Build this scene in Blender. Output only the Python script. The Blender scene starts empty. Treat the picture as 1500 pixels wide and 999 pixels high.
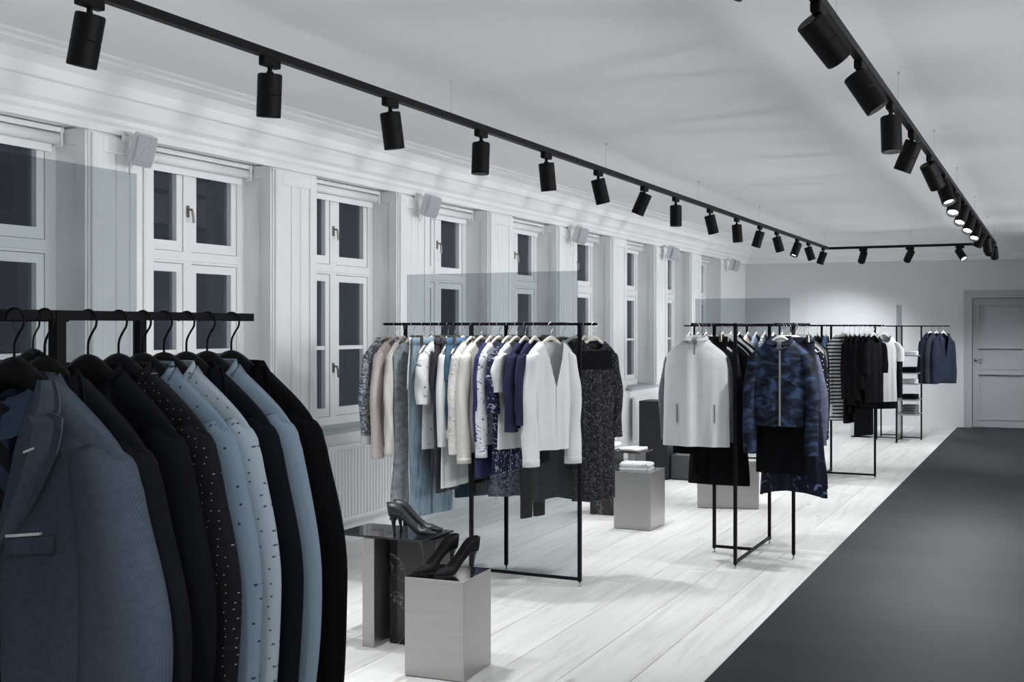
import bpy, math, random
from mathutils import Vector, Matrix

S = bpy.context.scene
COL = S.collection
PI = math.pi

# ------------------------------------------------------------------ camera
TH = math.atan(797.0 / 1680.0)
cam = bpy.data.cameras.new('camera')
cam.sensor_width = 36.0
cam.lens = 1680.0 / 1500.0 * 36.0
cam.shift_y = -0.013
cam.clip_start = 0.05
camo = bpy.data.objects.new('camera', cam)
COL.objects.link(camo)
camo.location = (0, 0, 1.5)
camo.rotation_euler = (PI / 2, 0, TH)
S.camera = camo

# ------------------------------------------------------------------ night sky outside the windows
W = bpy.data.worlds.new('night')
S.world = W
W.use_nodes = True
W.node_tree.nodes['Background'].inputs[0].default_value = (0.56, 0.60, 0.70, 1)
W.node_tree.nodes['Background'].inputs[1].default_value = 0.09

# ------------------------------------------------------------------ exposure
S.view_settings.view_transform = 'Standard'
S.view_settings.look = 'None'
S.view_settings.exposure = 0.18
S.view_settings.gamma = 1.0
S.view_settings.use_curve_mapping = False
LAMP_W = 70.0
FILL_W = 300.0
LAMP_COL = (0.97, 0.985, 1.0)

# ------------------------------------------------------------------ helpers
class MB:
    def __init__(self):
        self.v = []; self.f = []
    def add(self, vs, fs):
        n = len(self.v)
        self.v.extend([tuple(p) for p in vs])
        self.f.extend([tuple(i + n for i in f) for f in fs])
        return self
    def box(self, x0, x1, y0, y1, z0, z1):
        return self.add([(x0,y0,z0),(x1,y0,z0),(x1,y1,z0),(x0,y1,z0),(x0,y0,z1),(x1,y0,z1),(x1,y1,z1),(x0,y1,z1)],
                 [(3,2,1,0),(4,5,6,7),(0,1,5,4),(1,2,6,5),(2,3,7,6),(3,0,4,7)])
    def bbox(self, x0, x1, y0, y1, z0, z1, b=0.004):
        # box with chamfered vertical and top edges
        b = min(b, (x1-x0)*.45, (y1-y0)*.45, (z1-z0)*.45)
        def ring(i, z):
            return [(x0+i,y0+b+0*i,z),(x0+b,y0+i,z),(x1-b,y0+i,z),(x1-i,y0+b,z),(x1-i,y1-b,z),(x1-b,y1-i,z),(x0+b,y1-i,z),(x0+i,y1-b,z)]
        rings = [ring(b*.6, z0), ring(0, z0+b), ring(0, z1-b), ring(b*.6, z1)]
        return self.loft(rings, True, True)
    def loft(self, rings, closed=True, caps=False):
        n = len(rings[0]); vs = []; fs = []
        for r in rings: vs.extend(r)
        for j in range(len(rings)-1):
            for i in range(n if closed else n-1):
                k = (i+1) % n
                fs.append((j*n+i, j*n+k, (j+1)*n+k, (j+1)*n+i))
        if caps:
            fs.append(tuple(range(n-1, -1, -1)))
            fs.append(tuple((len(rings)-1)*n+i for i in range(n)))
        return self.add(vs, fs)
    def tube(self, path, rad, n=8, caps=True):
        pts = [Vector(p) for p in path]
        rings = []
        prev = None
        for i, p in enumerate(pts):
            a = pts[max(0, i-1)]; b = pts[min(len(pts)-1, i+1)]
            t = (b-a).normalized()
            if prev is None:
                u = t.orthogonal().normalized()
            else:
                u = (prev - t*prev.dot(t)).normalized()
            prev = u
            w = t.cross(u)
            r = rad[i] if isinstance(rad, (list, tuple)) else rad
            rings.append([tuple(p + (u*math.cos(2*PI*k/n) + w*math.sin(2*PI*k/n))*r) for k in range(n)])
        return self.loft(rings, True, caps)
    def bar(self, p, q, w, h=None):
        # square bar from p to q
        h = h or w
        p = Vector(p); q = Vector(q); t = (q-p).normalized()
        up = Vector((0,0,1)) if abs(t.z) < .9 else Vector((0,1,0))
        s = t.cross(up).normalized(); u = s.cross(t)
        r = lambda c: [tuple(c + s*a*w/2 + u*b*h/2) for a, b in ((-1,-1),(1,-1),(1,1),(-1,1))]
        return self.loft([r(p), r(q)], True, True)
    def lathe(self, prof, n=20, M=None):
        rings = []
        for r, z in prof:
            ring = [Vector((r*math.cos(2*PI*k/n), r*math.sin(2*PI*k/n), z)) for k in range(n)]
            if M is not None: ring = [M @ p for p in ring]
            rings.append([tuple(p) for p in ring])
        return self.loft(rings, True, True)
    def grid(self, rows):
        return self.loft(rows, False, False)
    def prism(self, prof, y0, y1):
        # profile of (x,z) extruded along y
        return self.loft([[(x,y0,z) for x,z in prof], [(x,y1,z) for x,z in prof]], True, True)
    def mesh(self, name, mat, smooth=False):
        m = bpy.data.meshes.new(name)
        m.from_pydata(self.v, [], self.f)
        if mat: m.materials.append(mat)
        if smooth:
            m.polygons.foreach_set('use_smooth', [True]*len(m.polygons))
        m.update()
        return m
    def build(self, name, mat, parent=None, smooth=False):
        o = bpy.data.objects.new(name, self.mesh(name, mat, smooth))
        COL.objects.link(o)
        if parent: o.parent = parent
        return o

def link_mesh(name, mesh, parent=None, loc=(0,0,0), rot=(0,0,0)):
    o = bpy.data.objects.new(name, mesh)
    COL.objects.link(o)
    o.location = loc; o.rotation_euler = rot
    if parent: o.parent = parent
    return o

def tag(o, label=None, cat=None, group=None, kind=None):
    if label: o['label'] = label
    if cat: o['category'] = cat
    if group: o['group'] = group
    if kind: o['kind'] = kind
    return o

def thing(name, label, cat, loc=(0,0,0), rz=0.0, group=None, kind=None):
    o = bpy.data.objects.new(name, None)
    COL.objects.link(o)
    o.empty_display_size = .05
    o.location = loc; o.rotation_euler = (0, 0, rz)
    return tag(o, label, cat, group, kind)

def struct(o, label, cat):
    return tag(o, label, cat, None, 'structure')

def copy_tree(o, parent=None):
    c = o.copy(); COL.objects.link(c)
    if parent: c.parent = parent
    for ch in list(o.children): copy_tree(ch, c)
    return c

def sstep(a, b, x):
    t = max(0.0, min(1.0, (x-a)/(b-a)))
    return t*t*(3-2*t)

def lerp(a, b, t): return a + (b-a)*t

# ------------------------------------------------------------------ materials
MATS = {}
class NT:
    def __init__(self, name):
        self.m = bpy.data.materials.new(name); self.m.use_nodes = True
        self.t = self.m.node_tree; self.b = self.t.nodes['Principled BSDF']
        self.out = self.t.nodes['Material Output']
    def n(self, typ, **kw):
        x = self.t.nodes.new(typ)
        for k, v in kw.items():
            if hasattr(x, k) and k not in x.inputs: setattr(x, k, v)
            else: x.inputs[k].default_value = v
        return x
    def l(self, a, b): self.t.links.new(a, b)
    def coord(self, scale=(1,1,1), kind='Object'):
        c = self.n('ShaderNodeTexCoord'); mp = self.n('ShaderNodeMapping')
        mp.inputs['Scale'].default_value = scale
        self.l(c.outputs[kind], mp.inputs['Vector'])
        return mp.outputs['Vector']
    def ramp(self, fac, stops):
        r = self.n('ShaderNodeValToRGB')
        while len(r.color_ramp.elements) < len(stops): r.color_ramp.elements.new(.5)
        for e, (p, c) in zip(r.color_ramp.elements, stops):
            e.position = p; e.color = (c[0], c[1], c[2], 1)
        self.l(fac, r.inputs['Fac'])
        return r.outputs['Color']
    def mix(self, fac, a, b, mode='MIX'):
        x = self.n('ShaderNodeMix', data_type='RGBA', blend_type=mode)
        for sock, val in ((x.inputs[0], fac), (x.inputs[6], a), (x.inputs[7], b)):
            if isinstance(val, (int, float)): sock.default_value = val
            elif isinstance(val, tuple): sock.default_value = (val[0], val[1], val[2], 1)
            else: self.l(val, sock)
        return x.outputs[2]
    def bump(self, h, strength=.2, dist=.002):
        b = self.n('ShaderNodeBump'); b.inputs['Strength'].default_value = strength
        b.inputs['Distance'].default_value = dist
        self.l(h, b.inputs['Height']); self.l(b.outputs['Normal'], self.b.inputs['Normal'])

def rgb(c): return (c[0], c[1], c[2], 1)

def plain(name, col, rough=.5, metal=0.0, spec=.5, noise=0.0, nscale=6.0, bump=0.0):
    if name in MATS: return MATS[name]
    t = NT(name); b = t.b
    b.inputs['Base Color'].default_value = rgb(col)
    b.inputs['Roughness'].default_value = rough
    b.inputs['Metallic'].default_value = metal
    b.inputs['Specular IOR Level'].default_value = spec
    if noise or bump:
        nz = t.n('ShaderNodeTexNoise', Scale=nscale, Detail=4.0)
        t.l(t.coord(), nz.inputs['Vector'])
        if noise:
            lo = tuple(max(0, c*(1-noise)) for c in col); hi = tuple(min(1, c*(1+noise)) for c in col)
            t.l(t.ramp(nz.outputs['Fac'], [(.3, lo), (.7, hi)]), b.inputs['Base Color'])
        if bump: t.bump(nz.outputs['Fac'], bump)
    MATS[name] = t.m
    return t.m

def fabric(name, col, pat=None, col2=(0,0,0), sc=1.0, rough=.85, thr=None, spec=.2):
    """procedural cloth; every pattern lives in the garment's own metres"""
    if name in MATS: return MATS[name]
    t = NT(name); b = t.b
    b.inputs['Roughness'].default_value = rough
    b.inputs['Specular IOR Level'].default_value = spec
    flat = t.coord((1, .25, 1))
    c = None
    nz = t.n('ShaderNodeTexNoise', Scale=9.0, Detail=3.0); t.l(flat, nz.inputs['Vector'])
    q_ = .03 if max(col) > .3 else .12
    lo = tuple(x*(1-q_) for x in col); hi = tuple(min(1, x*(1+q_)) for x in col)
    base = t.ramp(nz.outputs['Fac'], [(.3, lo), (.7, hi)])
    if pat is None:
        c = base
    elif pat == 'dots':
        v = t.n('ShaderNodeTexVoronoi', voronoi_dimensions='2D', Scale=sc, Randomness=.35)
        sx = t.n('ShaderNodeSeparateXYZ'); cx = t.n('ShaderNodeCombineXYZ'); t.l(t.coord(), sx.inputs[0])
        t.l(sx.outputs['X'], cx.inputs['X']); t.l(sx.outputs['Z'], cx.inputs['Y']); t.l(cx.outputs[0], v.inputs['Vector'])
        th = thr or .12
        m = t.ramp(v.outputs['Distance'], [(th, (1,1,1)), (th+.03, (0,0,0))])
        c = t.mix(m, base, col2)
    elif pat == 'floral':
        v = t.n('ShaderNodeTexVoronoi', Scale=sc, Randomness=1.0); t.l(flat, v.inputs['Vector'])
        n2 = t.n('ShaderNodeTexNoise', Scale=sc*1.3, Detail=5.0, Distortion=1.2); t.l(flat, n2.inputs['Vector'])
        th = thr or .5
        m = t.ramp(n2.outputs['Fac'], [(th-.03, (0,0,0)), (th+.03, (1,1,1))])
        m2 = t.ramp(v.outputs['Distance'], [(.22, (1,1,1)), (.3, (0,0,0))])
        c = t.mix(m, base, col2)
        c = t.mix(m2, c, tuple(.5*(p+q) for p, q in zip(col, col2)))
    elif pat == 'camo':
        n1 = t.n('ShaderNodeTexNoise', Scale=sc, Detail=2.5, Distortion=.6); t.l(t.coord((1, .3, 1.7)), n1.inputs['Vector'])
        mid = tuple(.55*p+.45*q for p, q in zip(col, col2))
        c = t.ramp(n1.outputs['Fac'], [(.38, col), (.48, tuple(x*.6 for x in mid)), (.54, mid), (.64, col2)])
    elif pat == 'hstripe' or pat == 'vstripe' or pat == 'dstripe':
        w = t.n('ShaderNodeTexWave', Scale=sc, Distortion=.25, wave_type='BANDS',
                bands_direction={'h': 'Z', 'v': 'X', 'd': 'DIAGONAL'}[pat[0]])
        w.inputs['Detail Scale'].default_value = 1.0
        t.l(t.coord((1, 0, 1)), w.inputs['Vector'])
        th = thr or .5
        m = t.ramp(w.outputs['Fac'], [(th-.06, (0,0,0)), (th+.06, (1,1,1))])
        c = t.mix(m, base, col2)
    elif pat == 'knit' or pat == 'denim':
        n1 = t.n('ShaderNodeTexNoise', Scale=sc, Detail=6.0, Roughness=.7)
        t.l(t.coord((1, 1, .12) if pat == 'denim' else (1, .4, 2.2)), n1.inputs['Vector'])
        n2 = t.n('ShaderNodeTexNoise', Scale=5.0, Detail=2.0); t.l(flat, n2.inputs['Vector'])
        a = t.ramp(n1.outputs['Fac'], [(.35, col), (.65, col2)])
        c = t.mix(t.ramp(n2.outputs['Fac'], [(.42, (0,0,0)), (.68, (.65,.65,.65))]), a, col2) if pat == 'denim' else a
    elif pat == 'check':
        w1 = t.n('ShaderNodeTexWave', Scale=sc, wave_type='BANDS', bands_direction='X'); t.l(t.coord((1,0,1)), w1.inputs['Vector'])
        w2 = t.n('ShaderNodeTexWave', Scale=sc, wave_type='BANDS', bands_direction='Z'); t.l(t.coord((1,0,1)), w2.inputs['Vector'])
        a = t.mix(.5, w1.outputs['Color'], w2.outputs['Color'])
        n1 = t.n('ShaderNodeTexNoise', Scale=sc*.6, Detail=4.0); t.l(flat, n1.inputs['Vector'])
        a = t.mix(.5, a, n1.outputs['Fac'])
        c = t.ramp(a, [(.35, col), (.65, col2)])
    elif pat == 'stain':
        n1 = t.n('ShaderNodeTexNoise', Scale=sc, Detail=5.0, Distortion=2.0); t.l(flat, n1.inputs['Vector'])
        th = thr or .58
        c = t.mix(t.ramp(n1.outputs['Fac'], [(th, (0,0,0)), (th+.05, (1,1,1))]), base, col2)
    t.l(c, b.inputs['Base Color'])
    wv = t.n('ShaderNodeTexNoise', Scale=380.0, Detail=2.0); t.l(t.coord(), wv.inputs['Vector'])
    t.bump(wv.outputs['Fac'], .25, .0015)
    MATS[name] = t.m
    return t.m

def glass_mat(name, tint, gloss=.06, rough=.02):
    if name in MATS: return MATS[name]
    t = NT(name); t.t.nodes.remove(t.b)
    tr = t.n('ShaderNodeBsdfTransparent'); tr.inputs['Color'].default_value = rgb(tint)
    gl = t.n('ShaderNodeBsdfGlossy'); gl.inputs['Roughness'].default_value = rough
    fr = t.n('ShaderNodeFresnel'); fr.inputs['IOR'].default_value = 1.45
    mx = t.n('ShaderNodeMixShader')
    ge = t.n('ShaderNodeNewGeometry'); inv = t.n('ShaderNodeMath', operation='SUBTRACT'); inv.inputs[0].default_value = 1.0
    mu = t.n('ShaderNodeMath', operation='MULTIPLY')
    t.l(ge.outputs['Backfacing'], inv.inputs[1]); t.l(inv.outputs[0], mu.inputs[0]); t.l(fr.outputs[0], mu.inputs[1])
    t.l(mu.outputs[0], mx.inputs[0]); t.l(tr.outputs[0], mx.inputs[1]); t.l(gl.outputs[0], mx.inputs[2])
    t.l(mx.outputs[0], t.out.inputs['Surface'])
    MATS[name] = t.m
    return t.m

def lens_mat():
    if 'lens' in MATS: return MATS['lens']
    t = NT('lens')
    t.b.inputs['Base Color'].default_value = (.8, .8, .8, 1)
    t.b.inputs['Emission Color'].default_value = (.95, .98, 1, 1)
    t.b.inputs['Emission Strength'].default_value = 14.0
    MATS['lens'] = t.m
    return t.m

WHITE = plain('white_gloss_paint', (.86, .88, .89), .22, 0, .5, noise=.02, nscale=3)
WALLW = plain('white_wall_paint', (.85, .87, .88), .42, 0, .4, noise=.015, nscale=2)
CEIL = plain('ceiling_paint', (.86, .875, .885), .8, 0, .2, noise=.01, nscale=1.5)
GREYWALL = plain('grey_wall_paint', (.66, .68, .70), .75, 0, .25, noise=.03, nscale=1.2)
DOORM = plain('grey_door_paint', (.46, .48, .51), .5, 0, .35)
BLACK = plain('black_powder_coat', (.006, .006, .007), .5, 0, .15, noise=.2, nscale=30)
BLACKM = plain('black_matt_lamp', (.005, .005, .0055), .55, 0, .13, noise=.1, nscale=30)
BHANG = plain('black_hanger_wood', (.005, .005, .006), .5, 0, .15, noise=.2, nscale=20)
CHROME = plain('chrome', (.75, .76, .78), .18, 1.0)
WOODH = plain('pale_hanger_wood', (.62, .58, .52), .5, 0, .4, noise=.12, nscale=25)
WHITEH = plain('white_hanger_wood', (.78, .77, .75), .45, 0, .4, noise=.06, nscale=25)
BRASS = plain('dark_brass', (.22, .20, .17), .35, 1.0)
SILLM = plain('grey_sill', (.40, .43, .45), .45, 0, .4, noise=.05)
SPEAK = plain('speaker_plastic', (.66, .68, .70), .5, 0, .4)
GRILLE = plain('speaker_grille', (.42, .44, .47), .7, 0, .3, noise=.15, nscale=120)
PAPER = plain('white_cloth', (.80, .81, .82), .85, 0, .2, noise=.05, nscale=14)
GLASS = glass_mat('smoked_glass', (.745, .775, .782))
PANE = glass_mat('window_glass', (.72, .75, .80))
DARKGLASS = plain('dark_glass_top', (.012, .014, .016), .06, 0, .6)
MONO = plain('charcoal_laminate', (.018, .020, .026), .45, 0, .4, noise=.1)

def steel():
    t = NT('brushed_steel'); b = t.b
    b.inputs['Metallic'].default_value = 1.0
    b.inputs['Roughness'].default_value = .3
    nz = t.n('ShaderNodeTexNoise', Scale=60.0, Detail=5.0)
    t.l(t.coord((.02, .02, 1)), nz.inputs['Vector'])
    t.l(t.ramp(nz.outputs['Fac'], [(.3, (.40, .394, .384)), (.7, (.44, .434, .424))]), b.inputs['Base Color'])
    r = t.n('ShaderNodeMapRange'); r.inputs['To Min'].default_value = .30; r.inputs['To Max'].default_value = .38
    t.l(nz.outputs['Fac'], r.inputs['Value']); t.l(r.outputs[0], b.inputs['Roughness'])
    t.bump(nz.outputs['Fac'], .05, .0006)
    return t.m
STEEL = steel()

def marble():
    t = NT('black_marble'); b = t.b
    b.inputs['Roughness'].default_value = .12
    n1 = t.n('ShaderNodeTexNoise', Scale=2.0, Detail=5.0, Distortion=1.6); t.l(t.coord((1,1,1)), n1.inputs['Vector'])
    t.l(t.ramp(n1.outputs['Fac'], [(.492, (.006,.006,.007)), (.5, (.16,.16,.17)), (.508, (.006,.006,.007))]), b.inputs['Base Color'])
    return t.m
MARBLE = marble()

def floorwood():
    t = NT('limed_plank_wood'); b = t.b
    oi = t.n('ShaderNodeObjectInfo')
    mp = t.n('ShaderNodeMapping'); mp.inputs['Scale'].default_value = (9, .55, 1)
    c = t.n('ShaderNodeTexCoord'); cb = t.n('ShaderNodeCombineXYZ'); ad = t.n('ShaderNodeVectorMath', operation='ADD')
    mu = t.n('ShaderNodeMath', operation='MULTIPLY'); mu.inputs[1].default_value = 37.0
    t.l(oi.outputs['Random'], mu.inputs[0]); t.l(mu.outputs[0], cb.inputs['X']); t.l(mu.outputs[0], cb.inputs['Y'])
    t.l(c.outputs['Object'], ad.inputs[0]); t.l(cb.outputs[0], ad.inputs[1]); t.l(ad.outputs[0], mp.inputs['Vector'])
    n1 = t.n('ShaderNodeTexNoise', Scale=2.2, Detail=7.0, Distortion=.8); t.l(mp.outputs[0], n1.inputs['Vector'])
    base = t.ramp(n1.outputs['Fac'], [(.28, (.64, .632, .615)), (.5, (.75, .745, .733)), (.8, (.80, .797, .788))])
    mp2 = t.n('ShaderNodeMapping'); mp2.inputs['Scale'].default_value = (3.5, 1.2, 1); t.l(ad.outputs[0], mp2.inputs['Vector'])
    v = t.n('ShaderNodeTexVoronoi', Scale=1.0, Randomness=1.0); t.l(mp2.outputs[0], v.inputs['Vector'])
    k = t.ramp(v.outputs['Distance'], [(.035, (1,1,1)), (.085, (0,0,0))])
    col = t.mix(k, base, (.52, .50, .47))
    vr = t.n('ShaderNodeMapRange'); vr.inputs['To Min'].default_value = .87; vr.inputs['To Max'].default_value = 1.03
    t.l(oi.outputs['Random'], vr.inputs['Value'])
    col = t.mix(1.0, col, vr.outputs[0], 'MULTIPLY')
    t.l(col, b.inputs['Base Color'])
    b.inputs['Roughness'].default_value = .48
    b.inputs['Specular IOR Level'].default_value = .35
    t.bump(n1.outputs['Fac'], .08, .002)
    return t.m
PLANK = floorwood()

def carpetmat():
    t = NT('charcoal_carpet'); b = t.b
    n1 = t.n('ShaderNodeTexNoise', Scale=1.2, Detail=5.0); t.l(t.coord((.6, 2.0, 1)), n1.inputs['Vector'])
    n2 = t.n('ShaderNodeTexNoise', Scale=260.0, Detail=2.0); t.l(t.coord(), n2.inputs['Vector'])
    a = t.ramp(n1.outputs['Fac'], [(.3, (.013, .0145, .0175)), (.7, (.024, .027, .032))])
    f = t.ramp(n2.outputs['Fac'], [(.3, (.6,.6,.6)), (.7, (1.4,1.4,1.4))])
    t.l(t.mix(1.0, a, f, 'MULTIPLY'), b.inputs['Base Color'])
    b.inputs['Roughness'].default_value = .5
    b.inputs['Specular IOR Level'].default_value = .22
    t.bump(n2.outputs['Fac'], .35, .003)
    return t.m
CARPET = carpetmat()

# ------------------------------------------------------------------ the room
XL = -4.5            # face of the piers along the window wall
CZ = 2.82            # ceiling
XR, YB = 2.6, -2.2
ANG = math.radians(4.8)
def fary(x): return 18.47 + (x + 1.33)*math.tan(ANG)   # far wall line
OPEN_Y = [3.33 + 1.54*k for k in range(9)]
OPEN_W = 1.07
HEAD = 2.54; SILL = .80; DEEP = .34
CX = -1.345

# floor: boards laid along the room, charcoal carpet runner beside them
fl = thing('floor', 'pale limed wide plank floor running along the window wall', 'floor', kind='structure')
MB().box(-5.0, XR+.2, YB-.2, 19.2, -.08, -.034).build('subfloor', plain('subfloor', (.3,.29,.28), .9), fl)
random.seed(4)
PW = .286
nst = 12
PLENS = [2.6, 3.4, 4.2, 5.0]
pmesh = {}
for L in PLENS:
    pmesh[L] = MB().bbox(-PW/2+.0018, PW/2-.0018, .0015, L-.0015, -.034, 0, .003).mesh('plank', PLANK)
for i in range(nst):
    xc = CX - PW*(i+.5)
    y = 1.6 - random.uniform(0, 2.5)
    while y < 18.6:
        L = random.choice(PLENS)
        link_mesh('plank', pmesh[L], fl, (xc, y, 0))
        y += L
rug = MB().add([(CX, YB, .004), (XR, YB, .004), (XR, fary(XR)-.002, .004), (CX, fary(CX)-.002, .004),
                (CX, YB, -.03), (XR, YB, -.03), (XR, fary(XR)-.002, -.03), (CX, fary(CX)-.002, -.03)],
               [(0,1,2,3), (7,6,5,4), (0,4,5,1), (1,5,6,2), (2,6,7,3), (3,7,4,0)]).build('carpet_floor', CARPET)
struct(rug, 'charcoal carpet runner laid along the plank floor to the door', 'carpet')

struct(MB().box(-5.1, XR+.2, YB-.2, 19.3, CZ, CZ+.12).build('ceiling', CEIL), 'smooth pale painted ceiling above the track lights', 'ceiling')

# far wall with door opening (built along its own line, then turned)
fw = thing('wall_far', 'smooth grey far wall behind the last racks', 'wall', (-1.33, 18.47, 0), ANG, kind='structure')
DL, DR, DT = .19, .99, 1.945         # door opening in the far wall's own metres
m = MB(); m.box(-3.6, DL, 0, .14, 0, CZ); m.box(DR, 4.2, 0, .14, 0, CZ); m.box(DL, DR, 0, .14, DT, CZ)
m.build('wall_surface', GREYWALL, fw)
struct(MB().box(XR, XR+.12, YB, 19.1, 0, CZ).build('wall_right', WALLW), 'plain white side wall opposite the windows', 'wall')
struct(MB().box(-5.0, XR+.1, YB-.12, YB, 0, CZ).build('wall_back', WALLW), 'plain white end wall behind the suits', 'wall')

d1 = thing('door_1', 'grey three-panel door at the end of the carpet', 'door', (-1.33, 18.47, 0), ANG, kind='structure')
lf = MB(); dy0, dy1 = .035, .075
st = .075
zs_ = [.02, .18, .80, .90, 1.19, 1.28, 1.84, 1.935]
lf.box(DL+.012, DL+.012+st, dy0, dy1, .012, 1.935); lf.box(DR-.012-st, DR-.012, dy0, dy1, .012, 1.935)
for a, b_ in ((.012, .13), (.81, .89), (1.20, 1.29), (1.845, 1.935)):
    lf.box(DL+.012+st, DR-.012-st, dy0, dy1, a, b_)
lf.build('door_leaf', DOORM, d1)
for a, b_ in ((.13, .81), (.89, 1.20), (1.29, 1.845)):
    mm = MB(); x0, x1 = DL+.012+st, DR-.012-st
    mm.box(x0, x1, dy0+.032, dy1-.002, a, b_)
    for q in ((x0-.012, x0+.012, a-.012, b_+.012), (x1-.012, x1+.012, a-.012, b_+.012), (x0, x1, a-.012, a+.012), (x0, x1, b_-.012, b_+.012)):
        mm.box(q[0], q[1], dy0-.012, dy0+.012, q[2], q[3])
    mm.build('panel', DOORM, d1)
cs = MB()
cs.box(DL-.10, DL, -.022, .12, 0, DT+.10); cs.box(DR, DR+.10, -.022, .12, 0, DT+.10); cs.box(DL, DR, -.022, .12, DT, DT+.10)
cs.box(DL-.11, DL-.085, -.032, 0, 0, DT+.11); cs.box(DR+.085, DR+.11, -.032, 0, 0, DT+.11); cs.box(DL-.11, DR+.11, -.032, 0, DT+.085, DT+.115)
cs.build('casing', DOORM, d1)
hd = MB(); hd.lathe([(.001,-.004),(.024,-.004),(.024,.004),(.001,.004)], 14, Matrix.Translation((DL+.05, dy0-.004, 1.02)) @ Matrix.Rotation(PI/2, 4, 'X'))
hd.tube([(DL+.05, dy0-.005, 1.02), (DL+.05, dy0-.05, 1.02), (DL+.065, dy0-.056, 1.02), (DL+.15, dy0-.056, 1.02)], .009, 8)
hd.build('handle', CHROME, d1, True)

struct(MB().box(-3.2, DL-.11, -.014, 0, 0, .09).build('baseboard_far', GREYWALL), 'low grey baseboard along the far wall', 'baseboard')
bpy.data.objects['baseboard_far'].location = (-1.33, 18.47, 0); bpy.data.objects['baseboard_far'].rotation_euler = (0, 0, ANG)

# window wall
wl = thing('wall_left', 'glossy white panelled wall with deep window recesses', 'wall', kind='structure')
MB().box(XL-.5, XL+.018, YB, 19.2, 0, SILL-.03).build('lower_wall', WHITE, wl)
MB().box(XL-.5, XL, YB, 19.2, HEAD, CZ).build('upper_wall', WHITE, wl)
edges = [(YB, OPEN_Y[0])] + [(OPEN_Y[k]+OPEN_W, OPEN_Y[k+1] if k < 8 else 19.0) for k in range(9)]
def pier(y0, y1, name):
    m = MB()
    m.box(XL-.5, XL, y0, y1, SILL-.03, HEAD)
    # raised stiles and rails on the face
    for a, b_ in ((y0+.012, y0+.085), (y1-.085, y1-.012)):
        m.bbox(XL-.002, XL+.018, a, b_, SILL+.02, HEAD-.03, .006)
    m.bbox(XL-.002, XL+.016, y0+.085, y1-.085, HEAD-.12, HEAD-.032, .006)
    m.bbox(XL-.002, XL+.016, y0+.085, y1-.085, SILL+.02, SILL+.10, .006)
    n = max(3, int((y1-y0-.17)/.075))
    w = (y1-y0-.17)/n
    for i in range(n):
        a = y0+.085+i*w
        m.bbox(XL-.002, XL+.007, a+.003, a+w-.003, SILL+.10, HEAD-.12, .004)
    # panels on the two reveals
    for s, yy in ((-1, y0), (1, y1)):
        for a, b_ in ((XL-.075, XL-.012), (XL-.33, XL-.27)):
            lo, hi = (yy-.012, yy+.001) if s < 0 else (yy-.001, yy+.012)
            m.box(a, b_, lo, hi, SILL, HEAD)
        lo, hi = (yy-.012, yy+.001) if s < 0 else (yy-.001, yy+.012)
        m.box(XL-.27, XL-.075, lo, hi, HEAD-.09, HEAD-.01); m.box(XL-.27, XL-.075, lo, hi, SILL+.01, SILL+.09)
    return m.build(name, WHITE, wl)
for (a, b_) in edges:
    if b_ - a < 1.0: pier(a, b_, 'pier')
    else: MB().box(XL-.5, XL, a, b_, SILL-.03, HEAD).build('pier', WHITE, wl)

# moulded cornices
prof = [(0,CZ-.30),(.025,CZ-.30),(.03,CZ-.265),(.05,CZ-.25),(.05,CZ-.225),(.085,CZ-.205),(.105,CZ-.165),(.11,CZ-.13),(.135,CZ-.125),
        (.16,CZ-.075),(.215,CZ-.035),(.30,CZ-.024),(.305,CZ-.012),(.36,CZ-.010),(.365,CZ),(0,CZ)]
struct(MB().prism([(XL+x, z) for x, z in prof], YB, 18.6).build('trim_1', WALLW, None, False), 'stepped white cornice above the windows', 'cornice')
t2 = MB()
t2.loft([[(x0, -x, z) for x, z in prof] for x0 in (-3.5, 4.0)], True, True)
t2 = t2.build('trim_2', WALLW); t2.location = (-1.33, 18.47, 0); t2.rotation_euler = (0, 0, ANG)
struct(t2, 'stepped white cornice along the far wall', 'cornice')
struct(MB().prism([(XL+.018,0),(XL+.034,0),(XL+.034,.11),(XL+.028,.13),(XL+.018,.13)], YB, 18.3).build('baseboard_left', WHITE), 'white baseboard under the radiators', 'baseboard')

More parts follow.
